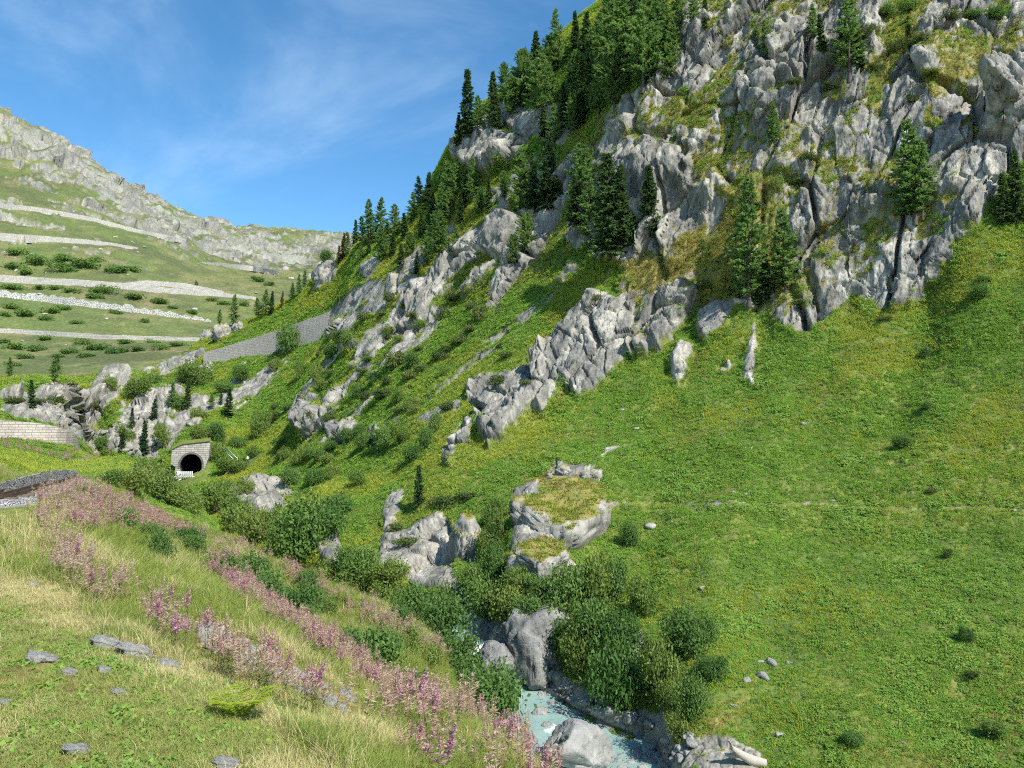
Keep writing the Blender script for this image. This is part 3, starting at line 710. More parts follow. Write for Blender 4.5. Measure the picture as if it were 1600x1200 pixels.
# wall on the spur above the gorge
LB = [(508,518),(470,534),(430,548),(390,556),(350,562),(318,566)]; LT = [(516,486),(470,503),(430,517),(390,530),(350,542),(318,551)]
n = 44; fk = np.linspace(0, 5, n); pb = np.array([[np.interp(x, range(6), [p[q] for p in L_]) for x in fk] for L_ in (LB, LT) for q in (0, 1)])
dd_ = []
for k in range(n):
    r = hit(pb[0, k], pb[1, k], hill); dd_.append(min(max(r[0].y if r else 230, 198), 258))
dd_ = np.polyval(np.polyfit(fk, dd_, 2), fk) - 1.5
bs = [at(pb[0, k], pb[1, k], dd_[k]) for k in range(n)]; ts = [at(pb[2, k], pb[3, k], dd_[k] + 0.6) for k in range(n)]
o = ribbon('retaining_wall', bs, ts, 3.0, M['spurwall'], jag=0.08, sink=2.5)
tag(o, 'long grey stone retaining wall descending the spur beside the round green tree', 'wall')

# curved masonry wall at the hairpin above the track
tops = [(-110,655,97),(-60,656,98),(0,657,99),(25,658,99.3),(50,660,100),(72,663,101),(90,667,102.5),(104,672,104.5),(115,679,107.5),(122,688,111),(126,700,115),(129,712,119)]
ts = [at(*p) for p in tops]; bs = [Vector((p.x * 0.985, p.y * 0.985, min(p.z - 1.0, -1.6 - 0.02 * k * k))) for k, p in enumerate(ts)]
o = ribbon('curved_wall', bs, ts, 1.2, M['masonry'], jag=0.03, sink=3.0)
tag(o, 'curved granite block wall of the hairpin with pink flowers growing along its foot', 'wall')
# parapet wall and railing above the gorge
pts = [(-80,596,216),(0,597,220),(50,598,222),(95,602,223),(140,603,225),(175,601,228),(205,597,232)]
ts = [at(*p) for p in dens(pts, 8)]; bs = [p - Vector((0, 0, 3.0)) for p in ts]
o = ribbon('parapet_wall', bs, ts, 4.0, M['roadwall'], jag=0.03, sink=1.5)
tag(o, 'pale parapet wall carrying the railing above the narrow rock gorge', 'wall')
def bar(p, q, r, sides=5):
    p, q = Vector(p), Vector(q); z = (q - p).normalized(); x = z.orthogonal().normalized(); y = z.cross(x)
    vs = []; fs = []
    for c in (p, q):
        for k in range(sides):
            a = 2 * math.pi * k / sides; vs.append(c + x * (r * math.cos(a)) + y * (r * math.sin(a)))
    for k in range(sides): fs.append((k, (k + 1) % sides, sides + (k + 1) % sides, sides + k))
    fs += [tuple(range(sides))[::-1], tuple(range(sides, 2 * sides))]
    return vs, fs
def join(parts):
    V_, F_ = [], []
    for v, f in parts:
        o = len(V_); V_ += list(v); F_ += [tuple(i + o for i in ff_) for ff_ in f]
    return V_, F_
root = empty('railing', ts[0]); tag(root, 'thin white metal railing running along the parapet above the gorge', 'railing')
for k in range(0, len(ts) - 1, 2):
    v, f = bar(ts[k] - ts[0], ts[k] - ts[0] + Vector((0, 0, 1.3)), 0.07); mesh_obj('post', v, f, M['white_paint'], root)
for hh in (0.7, 1.28):
    v, f = join([bar(ts[k] - ts[0] + Vector((0, 0, hh)), ts[k + 1] - ts[0] + Vector((0, 0, hh)), 0.05) for k in range(len(ts) - 1)])
    mesh_obj('rail', v, f, M['white_paint'], root)

# track: ballast, sleepers, rails
def smooth_line(L, n):
    L = np.array(L, float); s = np.r_[0, np.cumsum(np.hypot(*np.diff(L, axis=0).T))]
    t = np.linspace(0, s[-1], n); x = np.interp(t, s, L[:, 0]); y = np.interp(t, s, L[:, 1])
    for _ in range(6):
        x[1:-1] = 0.25 * x[:-2] + 0.5 * x[1:-1] + 0.25 * x[2:]; y[1:-1] = 0.25 * y[:-2] + 0.5 * y[1:-1] + 0.25 * y[2:]
    return np.c_[x, y]
tl_ = smooth_line(TRK[1:5], 80)
tg = np.gradient(tl_, axis=0); tg /= np.linalg.norm(tg, axis=1, keepdims=True); nr_ = np.c_[-tg[:, 1], tg[:, 0]]
prof = [(-1.9, -0.25), (-1.3, 0.06), (-0.6, 0.10), (0.6, 0.10), (1.3, 0.06), (1.9, -0.25)]
bv = []; bf = []
for k in range(len(tl_)):
    for (o_, h_) in prof:
        p = tl_[k] + nr_[k] * o_; bv.append((p[0], p[1], TRACK_Z + h_ + random.uniform(-0.02, 0.02)))
m_ = len(prof)
for k in range(len(tl_) - 1):
    for q in range(m_ - 1): bf.append((k * m_ + q, k * m_ + q + 1, (k + 1) * m_ + q + 1, (k + 1) * m_ + q))
o = mesh_obj('ballast', bv, bf, M['ballast']); tag(o, kind='structure')
root = empty('railway_track', (tl_[40][0], tl_[40][1], TRACK_Z)); off = Vector(root.location)
tag(root, 'narrow gauge railway track with rusty rails curving past the dry stone wall', 'railway track')
for sgn in (-0.5, 0.5, 0.0):
    vs, fs = [], []
    w = 0.035 if sgn else 0.05
    for k in range(len(tl_)):
        p = tl_[k] + nr_[k] * sgn
        for (dx, dz) in ((-w, 0.14), (-w, 0.29), (w, 0.29), (w, 0.14)):
            q = p + nr_[k] * dx; vs.append(Vector((q[0], q[1], TRACK_Z + dz)) - off)
    for k in range(len(tl_) - 1):
        for q in range(4): fs.append((k * 4 + q, k * 4 + (q + 1) % 4, k * 4 + 4 + (q + 1) % 4, k * 4 + 4 + q))
    mesh_obj('rail' if sgn else 'rack_bar', vs, fs, M['rust'], root, smooth=False)
sl = None
cum = np.r_[0, np.cumsum(np.hypot(*np.diff(tl_, axis=0).T))]
for sdist in np.arange(8.0, cum[-1] - 1, 0.7):
    p = Vector((np.interp(sdist, cum, tl_[:, 0]), np.interp(sdist, cum, tl_[:, 1]), TRACK_Z)) - off
    k = int(np.searchsorted(cum, sdist)); ang = math.atan2(nr_[k][1], nr_[k][0])
    if sl is None:
        bm = bmesh.new(); bmesh.ops.create_cube(bm, size=1); bmesh.ops.scale(bm, vec=(1.8, 0.22, 0.14), verts=bm.verts); bmesh.ops.bevel(bm, geom=bm.edges[:], offset=0.015, segments=1)
        me = bpy.data.meshes.new('sleeper'); bm.to_mesh(me); bm.free(); me.materials.append(M['sleeper'])
        sl = me
    q = bpy.data.objects.new('sleeper', sl); COL.objects.link(q); q.parent = root; q.location = p + Vector((0, 0, 0.09)); q.rotation_euler = (0, 0, ang)
# dry stone wall on the uphill side of the track
wp = dens([(-90,772,25.5),(0,774,29.6),(30,769,31.5),(60,764,33.8),(98,755,38),(126,752,41)], 5)
bs = [at(*p) for p in wp]; hs_ = np.interp([p[0] for p in wp], [-90, 0, 60, 100, 120, 126], [0.42, 0.46, 0.72, 0.68, 0.55, 0.2])
ts = [b + Vector((0, 0, h)) + Vector((b.x, b.y, 0)).normalized() * 0.15 for b, h in zip(bs, hs_)]
o = ribbon('dry_stone_wall', bs, ts, 0.6, M['rubble'], jag=0.06, sink=0.4)
tag(o, 'low grey dry stone wall between the railway track and the grassy bank', 'wall')

# ------------------------------------------------------------------ tunnel portal
root = empty('tunnel_portal', TUN, math.atan2(tdir[1], tdir[0]) - math.pi / 2)
tag(root, 'stone tunnel portal with a dark arched opening set into the green slope', 'tunnel')
K = 163.0 / F
def loc(u, v): return ((u - 299) * K, (745 - v) * K)
outer = [loc(277,748), loc(277,727), loc(270.5,726), loc(271,702), loc(279,697), loc(287,693.5), loc(306,691.5), loc(326,689), loc(325,702), loc(324,715), loc(320,728), loc(318,748)]
aw = 2.2; hsp = 2.55
inner = [(-aw + 0.35, -0.4), (-aw + 0.2, 1.0), (-aw, 2.0)] + [(-aw * math.cos(t_), hsp + aw * 1.12 * math.sin(t_)) for t_ in np.linspace(0.1, math.pi - 0.1, 15)] + [(aw, 2.0), (aw - 0.05, 1.0), (aw - 0.1, -0.4)]
def resample(pl, n):
    pl = np.array(pl, float); s = np.r_[0, np.cumsum(np.hypot(*np.diff(pl, axis=0).T))]; t = np.linspace(0, s[-1], n)
    return np.c_[np.interp(t, s, pl[:, 0]), np.interp(t, s, pl[:, 1])]
n = 48; po, pi_ = resample(outer, n), resample(inner, n)
def shell(name, A, B, y0, y1, mat):
    vs = [(p[0], y0, p[1]) for p in A] + [(p[0], y0, p[1]) for p in B] + [(p[0], y1, p[1]) for p in A] + [(p[0], y1, p[1]) for p in B]
    fs = []; m = len(A)
    for k in range(m - 1):
        fs += [(k, k + 1, m + k + 1, m + k), (2 * m + k, 3 * m + k, 3 * m + k + 1, 2 * m + k + 1), (k, 2 * m + k, 2 * m + k + 1, k + 1), (m + k, m + k + 1, 3 * m + k + 1, 3 * m + k)]
    o = mesh_obj(name, vs, fs, mat, root, smooth=False)
    uv = o.data.uv_layers.new(name='UVMap')
    for p in o.data.polygons:
        for li in p.loop_indices:
            c = o.data.vertices[o.data.loops[li].vertex_index].co; uv.data[li].uv = (c.x + c.y * 0.5, c.z)
    bm = bmesh.new(); bm.from_mesh(o.data); bmesh.ops.recalc_face_normals(bm, faces=bm.faces); bm.to_mesh(o.data); bm.free()
    return o
shell('portal_wall', po, pi_ * [1.0, 1.0], -1.2, 2.6, M['portal'])
ring = resample(inner[2:-2], 26); cen = np.array([0, hsp])
for k in range(0, 25):
    a_, b_ = ring[k], ring[k + 1]; o1, o2 = a_ + (a_ - cen) / np.linalg.norm(a_ - cen) * 0.42, b_ + (b_ - cen) / np.linalg.norm(b_ - cen) * 0.42
    g = 0.02
    q = [a_ + (b_ - a_) * g, b_ + (a_ - b_) * g, o2 + (o1 - o2) * g, o1 + (o2 - o1) * g]
    vs = [(p[0], -1.30 - 0.03 * (k % 2), p[1]) for p in q] + [(p[0], -1.0, p[1]) for p in q]
    mesh_obj('arch_stone', vs, [(0, 1, 2, 3), (7, 6, 5, 4), (0, 4, 5, 1), (1, 5, 6, 2), (2, 6, 7, 3), (3, 7, 4, 0)], M['portal'], root, smooth=False)
vs = [(p[0] * 0.995, y, p[1]) for y in (-1.0, 24.0) for p in pi_]; fs = [(k, k + 1, n + k + 1, n + k) for k in range(n - 1)] + [tuple(range(n, 2 * n)), (0, n, 2 * n - 1, n - 1)]
mesh_obj('lining', vs, fs, M['dark'], root)
turf = [(p[0], p[1]) for p in resample(outer[3:8], 24)]
vs, fs = [], []
for k, (x, z) in enumerate(turf):
    for (y, dz) in ((-1.5, -0.1), (-1.35, 0.35 + 0.25 * random.random()), (0.8, 0.7), (3.0, 0.6)): vs.append((x, y, z + dz))
for k in range(len(turf) - 1):
    for q in range(3): fs.append((k * 4 + q, k * 4 + 4 + q, k * 4 + 5 + q, k * 4 + 1 + q))
M['turf'] = mat_plain('turf', (0.13, 0.15, 0.035), 0.95, 0.4, 3)
mesh_obj('turf_cap', vs, fs, M['turf'], root)
fence = empty('picket_fence', TUN + Vector((0, -3.2, 0))); tag(fence, 'low white picket fence across the foot of the tunnel opening', 'fence')
for k in range(8):
    x = (288 + 3.1 * k - 299) * K
    v, f = bar((x, 0, -0.3), (x, 0, 1.35), 0.11, 6); mesh_obj('picket', v, f, M['white_paint'], fence)
v, f = bar(((270 - 299) * K, 0.16, 0.25), ((313 - 299) * K, 0.16, 0.25), 0.08); mesh_obj('rail', v, f, M['white_paint'], fence)

# stair handrail and hiker on the footpath
h0, h1 = hit(345, 703, hill)[0], hit(367, 724, hill)[0]
root = empty('handrail', h0); tag(root, 'pair of pale metal handrails sloping down beside the tunnel portal', 'handrail')
for sx in (-0.55, 0.55):
    o_ = Vector((sx, 0, 0)); a_, b_ = o_, h1 - h0 + o_
    v, f = bar(a_ + Vector((0, 0, 1.1)), b_ + Vector((0, 0, 1.1)), 0.09); mesh_obj('rail', v, f, M['steel'], root)
    for k in range(5):
        p = a_ + (b_ - a_) * k / 4; v, f = bar(p - Vector((0, 0, 0.5)), p + Vector((0, 0, 1.1)), 0.06); mesh_obj('post', v, f, M['steel'], root)

# ------------------------------------------------------------------ river
def mat_water():
    t = NT('glacier_water'); v = t.pos((1, 1, 1))
    fo = t.attr('foam'); n = t.noise(1.3, 5, 0.65, t.pos((1.2, 0.6, 1)), 0.8)
    w = t.rng(t.math('ADD', fo, t.math('MULTIPLY', t.math('SUBTRACT', n, 0.5), 1.3)), 0.42, 0.72)
    c = t.mix(w, t.mix(t.noise(0.5, 3, 0.5, v), (0.21, 0.335, 0.305), (0.29, 0.41, 0.375)), (0.70, 0.74, 0.73))
    rg = t.n('ShaderNodeMix', data_type='FLOAT'); t.put(rg.inputs[0], w); rg.inputs[2].default_value = 0.22; rg.inputs[3].default_value = 0.8
    return t.end(t.bsdf(c, rg.outputs[0], t.bump(t.noise(2.2, 5, 0.6, v, 0.6), 0.35, 0.12), 0.5))
M['water'] = mat_water()
RS = []
for k in range(5, len(RIV) - 1):
    p, q = RIV[k], RIV[k + 1]; m = max(3, int(np.hypot(*(q - p)[:2]) / 0.35))
    for i in range(m):
        if (p + (q - p) * i / m)[1] < 67.5: RS.append(p + (q - p) * i / m)
RS = np.array(RS)
for _ in range(4): RS[1:-1] = 0.25 * RS[:-2] + 0.5 * RS[1:-1] + 0.25 * RS[2:]
tg = np.gradient(RS[:, :2], axis=0); tg /= np.linalg.norm(tg, axis=1, keepdims=True); nn = np.c_[-tg[:, 1], tg[:, 0]]
slope = np.abs(np.gradient(RS[:, 2])) / (np.hypot(*np.gradient(RS[:, :2], axis=0).T) + 1e-6)
NW = 27; wv = []; foam = []
for k in range(len(RS)):
    for q in np.linspace(-1.35, 1.35, NW):
        x, y = RS[k, :2] + nn[k] * q * (RS[k, 3] + 0.3)
        wv.append((x, y, RS[k, 2])); foam.append(min(0.75, slope[k] * 1.1))
wv = np.array(wv); foam = np.array(foam)
for (cx, cy, rr, am) in ((2.6,52.0,1.5,0.55),(4.6,51.0,1.4,0.5),(6.3,49.6,1.2,0.45),(7.6,48.2,1.3,0.5),(-1.6,63,1.6,0.9),(3.2,47.0,1.2,0.35),(-0.6,60.2,1.0,0.6)):
    foam = np.maximum(foam, am * np.exp(-((wv[:, 0] - cx) ** 2 + (wv[:, 1] - cy) ** 2) / rr ** 2))
wv[:, 2] += fbm(wv * (1.1, 1.1, 0), 3, 12) * (0.05 + 0.22 * foam)
wf = (np.arange(len(RS) - 1)[:, None] * NW + np.arange(NW - 1)[None, :]).ravel()
river = mesh_obj('river', wv, np.stack([wf, wf + 1, wf + NW + 1, wf + NW], 1), M['water']); tag(river, kind='structure'); attr(river, 'foam', foam)

# ------------------------------------------------------------------ labels that single things out
_ones = ['first','second','third','fourth','fifth','sixth','seventh','eighth','ninth']
_teen = ['tenth','eleventh','twelfth','thirteenth','fourteenth','fifteenth','sixteenth','seventeenth','eighteenth','nineteenth']
_tens = ['twenty','thirty','forty','fifty','sixty','seventy','eighty','ninety']
ORD = _ones + _teen + [w for t_ in _tens for w in [t_[:-1] + 'ieth'] + [t_ + '-' + o_ for o_ in _ones]]
POOL = {}
def pool(o, zone, noun, cat, group): POOL.setdefault((zone, noun, cat, group), []).append(o)
def name_pool():
    for (zone, noun, cat, group), L_ in POOL.items():
        L_.sort(key=lambda o: float(project(np.array(o.location))[0]))
        for k, o in enumerate(L_):
            if len(L_) == 1: lab = f'{noun} {zone}'
            elif k == 0: lab = f'leftmost {noun} {zone}'
            elif k == len(L_) - 1: lab = f'rightmost {noun} {zone}'
            else: lab = f'{ORD[k] if k < len(ORD) else "far"} {noun} from the left {zone}'
            tag(o, lab, cat, group)

# ------------------------------------------------------------------ boulders and crags
def ico(sub):
    bm = bmesh.new(); bmesh.ops.create_icosphere(bm, subdivisions=sub, radius=1.0)
    v = np.array([x.co[:] for x in bm.verts]); f = np.array([[x.index for x in p.verts] for p in bm.faces]); bm.free(); return v, f
ICO = {k: ico(k) for k in (2, 3, 4, 5)}
def rock_mesh(name, seed, size=(1, 1, 1), sub=4, cuts=14, rough=0.06, mat=None, detail=1.0):
    r = np.random.default_rng(seed); v, f = ICO[sub]; v = v.copy()
    dirs = r.normal(size=(cuts, 3)); dirs /= np.linalg.norm(dirs, axis=1, keepdims=True); offs = r.uniform(0.5, 0.78, cuts)
    dot = v @ dirs.T
    sc = np.where(dot > 1e-3, offs[None, :] / np.maximum(dot, 1e-3), 9).min(1)
    v = v * np.minimum(1.0, sc)[:, None]
    v += (v / np.linalg.norm(v, axis=1, keepdims=True)) * (fbm(v * 2.2 + seed, 4, seed % 97, 0.55) * rough * detail)[:, None]
    if sub >= 3:
        cc, ee = cells(np.stack([v[:, 0] * 2.6 + v[:, 1], v[:, 1] * 2.2, v[:, 2] * 1.1 + 0.4 * v[:, 0]], 1) + seed * 0.37, seed, 1.0)
        v += (v / np.linalg.norm(v, axis=1, keepdims=True)) * (detail * (0.055 * cc - 0.06 * (1 - sstep(ee, 0, 0.09))))[:, None]
    v *= np.array(size)
    o = mesh_obj(name, v, f, mat or M['rock'], link=False); return o.data
ROCKM = [rock_mesh('boulder', 100 + k, (1, r_[0], r_[1]), 3, 13, 0.10, M['boulder']) for k, r_ in enumerate([(0.8, 0.62), (0.9, 0.5), (0.7, 0.8), (1.0, 0.7), (0.75, 0.45), (0.85, 0.6)])]
STONEM = [rock_mesh('stone', 300 + k, (1, r_[0], r_[1]), 3, 11, 0.10, M['pale_stone']) for k, r_ in enumerate([(0.8, 0.45), (0.7, 0.35), (0.9, 0.6), (0.75, 0.5)])]
CRAGM = [rock_mesh('outcrop', 600 + k, (1, 0.9, 0.8), 4, 16, 0.16, M['mossy'], 2.2) for k in range(5)]
def wet(p):
    d_, z_, h_ = river_at(np.array([p.x]), np.array([p.y])); return Vector((p.x, p.y, max(p.z, float(z_[0]) - 0.1) if d_[0] < h_[0] + 2 else p.z))
def place_rock(name, me, p, w, zone, noun, group, sink=0.25, rot=None, sc=(1, 1, 1)):
    o = bpy.data.objects.new(name, me); COL.objects.link(o)
    o.location = p + Vector((0, 0, w * 0.12 * (1 - sink * 4))); o.scale = (w * 0.5 * sc[0], w * 0.5 * sc[1], w * 0.5 * sc[2])
    o.rotation_euler = rot or (random.uniform(-0.25, 0.25), random.uniform(-0.25, 0.25), random.uniform(0, 6.28))
    pool(o, zone, noun, 'rock', group); return o
# the great boulder in the stream
me = rock_mesh('stream_boulder', 904, (1, 0.85, 0.78), 5, 12, 0.05, M['boulder'])
p = at(902, 1152, 46.3); o = bpy.data.objects.new('stream_boulder', me); COL.objects.link(o)
o.location = Vector((p.x, p.y, -19.15)); o.scale = (2.7, 2.5, 2.1); o.rotation_euler = (0.15, 0.35, 0.5)
tag(o, 'great pale cracked boulder lying in the middle of the turquoise stream', 'boulder')
# stones in and beside the stream
r_ = random.Random(5)
STREAM = [(862,1105,26),(848,1095,20),(878,1120,24),(845,1130,30),(858,1148,26),(866,1168,22),(880,1075,22),(895,1090,26),(870,1082,18),(915,1098,26),(935,1104,24),(850,1072,16),(955,1112,36),(985,1120,40),(1015,1132,30),(975,1135,18)]
for (u, v, w) in STREAM:
    r = hit(u, v, hill)
    if r: place_rock('stream_rock', r_.choice(ROCKM), wet(r[0]), w * r[0].y / F, 'along the bank of the turquoise stream', 'grey rock', 'rocks along the stream', 0.2)
for k in range(98):
    u = r_.uniform(945, 1085); v = 1206 - (u - 985) * 0.40 + r_.uniform(-26, 16)
    r = hit(u, v, hill)
    if r and r[0].y < 60: place_rock('shore_stone', r_.choice(STONEM + ROCKM), wet(r[0]), r_.uniform(8, 26) * r[0].y / F, 'on the gravel bar', 'pale stone', 'stones on the gravel bar', 0.22)
# stones on the right hand meadow
for (u, v, w) in [(1205,1036,30),(1188,1034,12),(1231,1036,14),(1192,1056,28),(1166,1063,22),(1144,1102,17),(1215,1148,20),(1208,1145,12),(1255,1112,10),(1262,1125,12),(1098,919,14),(1018,822,22),(1410,1160,10),(1530,1126,12),(1530,900,10),(1460,798,8),(1585,797,9),(1165,772,12),(1148,770,14),(1175,700,9),(1048,700,7),(1257,662,14),(1432,690,9),(1300,782,10),(995,670,12),(972,640,10),(1165,640,10),(1050,815,8),(1372,1105,12),(1515,965,8)]:
    r = hit(u, v, hill)
    if r: place_rock('meadow_stone', r_.choice(STONEM + ROCKM[:2]), r[0], w * r[0].y / F, 'lying in the steep green meadow', 'grey stone', 'stones in the meadow', 0.28)
for (u, v, w, hp) in [(882,737,28,20),(913,745,24,16),(858,745,22,12),(928,744,18,14),(503,432,34,44),(345,520,40,34),(322,520,22,26),(372,512,22,20),(262,672,48,52),(232,690,30,30),(205,700,36,26),(186,690,22,24),(305,662,30,20),(215,600,20,18),(285,575,14,10),(480,660,26,40),(505,660,34,52),(540,668,34,40),(590,680,18,26),(540,618,16,18),(498,668,20,30)]:
    r = hit(u, v, hill)
    if r:
        w_ = w * r[0].y / F
        place_rock('outcrop', r_.choice(CRAGM), r[0] - Vector((0, 0, w_ * 0.1)), w_, 'around the tunnel and spur' if u < 420 else 'jutting from the middle hillside', 'grey rock outcrop', 'rock outcrops', 0.15, sc=(1, 1, 1.5 * hp / w))
# overhanging crag at the upper right edge and the square block above the gorge
def crag(name, u, v, d, w, h, seed, lab, rot=(0, 0, 0), sy=1.0, mat=None, cuts=12):
    me = rock_mesh(name, seed, (1, 1, 1), 5, cuts, 0.14, mat or M['rock'], 2.0); o = bpy.data.objects.new(name, me); COL.objects.link(o)
    o.location = at(u, v, d); o.scale = (w * d / F * 0.62, w * d / F * 0.62 * sy, h * d / F * 0.62); o.rotation_euler = rot
    tag(o, lab, 'crag', 'crags of the cliff'); return o
crag('overhanging_crag', 1566, 140, 91.0, 80, 130, 141, 'overhanging grey crag casting a deep black shadow at the cliff edge', (0.2, -0.55, 0.3), 0.8, M['mossy'], 18)
crag('square_crag', 1410, 448, 91.5, 40, 40, 144, 'squat square crag at the foot of the cliff', (0, 0, 0.3), 0.8, M['mossy'], 16)
# rocks with flat grassy tops
TOPS = []
def block(name, u, v, d, w, dep, h, seed, lab, rot=(0, 0, 0), pw=0.42, bare=False):
    r = np.random.default_rng(seed); q, f = ICO[5]; q = np.sign(q) * np.abs(q) ** pw; q = q / np.abs(q).max()
    n_ = q / np.linalg.norm(q, axis=1, keepdims=True)
    low = fbm(q * 1.1 + seed, 3, seed); q = q * (1 + 0.30 * low)[:, None]
    side = 1 - sstep(np.abs(n_[:, 2]), 0.55, 0.8)
    X = np.stack([q[:, 0] * 2.2 + q[:, 1] * 1.2, q[:, 1] * 2.0, q[:, 2] * 0.9 + 0.3 * q[:, 0]], 1) + seed * 0.31
    c_, e_ = cells(X, seed, 1.0); c2_, e2_ = cells(X * 2.7, seed + 3, 1.0)
    q = q + n_ * (side * (0.09 * c_ + 0.035 * c2_ - 0.10 * (1 - sstep(e_, 0, 0.07)) - 0.03 * (1 - sstep(e2_, 0, 0.08))) + 0.09 * fbm(q * 2.2 + seed, 4, seed + 7))[:, None]
    o = mesh_obj(name, q * [w / 2, dep / 2, h / 2], f, M['mossy']); o.location = at(u, v, d); o.rotation_euler = rot
    tag(o, lab, 'crag', 'crags above the stream')
    if bare: o.data.materials[0] = M['rock_shaded']  # gorge rocks are darkened in colour to stand for the shadowed cut
    else: TOPS.append(o)
    return o
def tilted(nx, ny, rz):               # lean the top towards (nx, ny) after turning by rz
    n_ = Vector((nx, ny, 1)).normalized(); return (Vector((0, 0, 1)).rotation_difference(n_).to_matrix() @ Matrix.Rotation(rz, 3, 'Z')).to_euler()
block('block_crag', 870, 846, 75.5, 6.8, 9.2, 9.5, 61, 'square-cut rock block with a shaded face and dry grass on its sloping top', tilted(0.20, -0.56, -0.72))
block('step_crag', 842, 884, 67.0, 4.2, 4.6, 3.8, 62, 'smaller mossy rock step below the square-cut block', tilted(0.1, -0.4, -0.7))
block('buttress_crag', 728, 852, 77.0, 2.6, 4.0, 5.5, 65, 'narrow grey buttress beside the shady cleft above the stream', tilted(0.1, -0.3, 0.4), 0.6)
block('gorge_wall', 842, 1016, 61.0, 5.6, 4.0, 6.4, 66, 'grey rock wall standing over the turquoise pool', tilted(-0.1, -0.15, 0.7), 0.6, True)
block('gorge_crag', 772, 1036, 58.0, 2.6, 3.2, 3.0, 67, 'pale rounded rock beside the small waterfall in the gorge', tilted(0.2, -0.4, 0.3), 0.7, True)
# foreground stones and the rubble bank
FG = [(164,1010,35),(210,1024,42),(63,1034,36),(266,1043,30),(161,1050,18),(108,1053,20),(119,1176,32),(189,1085,22),(7,1100,15),(353,1198,32),(89,852,24),(52,914,12),(150,905,14),(178,982,14)]
FGM = []
for k in range(5):
    me = rock_mesh('turf_stone', 820 + k, (1, 0.85, 0.62), 4, 7, 0.13, M['pale_stone'], 1.6); FGM.append(me)
for (u, v, w) in FG:
    r = hit(u, v, hill)
    if r: place_rock('turf_stone', r_.choice(FGM), r[0], 1.25 * w * r[0].y / F, 'sunk in the dry foreground turf', 'flat stone', 'stones in the foreground turf', 0.0, sc=(1.15, 1.05, 0.75), rot=(r_.uniform(-.1, .1), 0.22 + r_.uniform(-.1, .1), r_.uniform(-0.5, 0.5)))
for k in range(54):
    t = r_.random(); u = 318 + 232 * t + r_.uniform(-10, 10); v = 996 + 112 * t + r_.uniform(-16, 14)
    r = hit(u, v, hill)
    if r: place_rock('rubble_stone', r_.choice(STONEM), r[0], r_.uniform(18, 44) * r[0].y / F, 'of the rubble bank among flowers', 'angular stone', 'stones of the rubble bank', 0.0)
def limb(pts, rad, sides=6):
    vs, fs = [], []
    for k, p in enumerate(pts):
        z = (pts[min(k + 1, len(pts) - 1)] - pts[max(k - 1, 0)]).normalized(); x = z.orthogonal().normalized(); y = z.cross(x)
        for q in range(sides):
            a = 6.2832 * q / sides; vs.append(p + x * (rad[k] * math.cos(a)) + y * (rad[k] * math.sin(a)))
    for k in range(len(pts) - 1):
        for q in range(sides): fs.append((k * sides + q, k * sides + (q + 1) % sides, (k + 1) * sides + (q + 1) % sides, (k + 1) * sides + q))
    return vs, fs
r0 = hit(352, 1022, hill)[0]; k_ = r0.y / F
pr = [Vector((x * k_, 0, -y * k_)) for x, y in ((40, 20), (28, -4), (8, -14), (-4, -20), (-6, -34), (-4, -44))]
root = empty('driftwood', r0); tag(root, 'bleached forked branch lying on the rubble bank in front of the flowers', 'driftwood')
v, f = limb(pr, [0.035, 0.05, 0.055, 0.05, 0.035, 0.015]); mesh_obj('main_limb', v, f, M['deadwood'], root)
v, f = limb([pr[2], pr[2] + Vector((-12 * k_, -0.1, -0.02)), pr[2] + Vector((-22 * k_, -0.2, -0.1))], [0.04, 0.03, 0.012]); mesh_obj('side_limb', v, f, M['deadwood'], root)
r0 = hit(1160, 1195, hill)
if r0:
    r0 = r0[0]; k_ = r0.y / F
    root = empty('driftwood', r0); tag(root, 'bleached tree stump washed up beside the rock slab at the stream', 'driftwood')
    v, f = limb([Vector((x * k_, 0, y * k_)) for x, y in ((35, 2), (15, 6), (0, 14), (-14, 24), (-20, 34))], [0.25, 0.32, 0.25, 0.15, 0.05]); mesh_obj('main_limb', v, f, M['deadwood'], root)
    v, f = limb([Vector((x * k_, 0.3, y * k_)) for x, y in ((0, 12), (-18, 10), (-30, 14))], [0.22, 0.12, 0.04]); mesh_obj('side_limb', v, f, M['deadwood'], root)

# ------------------------------------------------------------------ trees and bushes
M['bark'] = mat_plain('bark', (0.10, 0.085, 0.07), 0.95, 0.35, 5)
M['spruce'] = mat_leaf('spruce_needles', (0.062, 0.120, 0.050), (0.105, 0.170, 0.062), 0.33, 0.4, 0.8)
M['larch'] = mat_leaf('larch_needles', (0.13, 0.235, 0.078), (0.20, 0.30, 0.095), 0.42, 0.4, 0.8, (0.09, 0.18, 0.06))
M['brown'] = mat_leaf('dying_needles', (0.20, 0.10, 0.035), (0.15, 0.12, 0.04), 0.2, 0.3, 0.8)
M['alder'] = mat_leaf('alder_leaves', (0.105, 0.20, 0.055), (0.20, 0.30, 0.08), 0.4, 0.5, 1.0, (0.075, 0.15, 0.048))
M['willow'] = mat_leaf('willow_leaves', (0.16, 0.245, 0.060), (0.24, 0.30, 0.08), 0.4, 0.4, 1.0, (0.11, 0.18, 0.05))
M['juniper'] = mat_leaf('juniper_sprigs', (0.085, 0.130, 0.042), (0.145, 0.18, 0.055), 0.25, 0.4, 1.0)
def quads_mesh(name, C_, A_, B_, mat):
    """leaf-sized rhombs at centres C_, spanned by A_ (length) and B_ (width)"""
    vs = np.stack([C_ - A_, C_ + B_, C_ + A_, C_ - B_], 1).reshape(-1, 3); nq = len(C_)
    o = mesh_obj(name, vs, np.arange(nq * 4).reshape(-1, 4), mat, smooth=False, link=False); return o.data
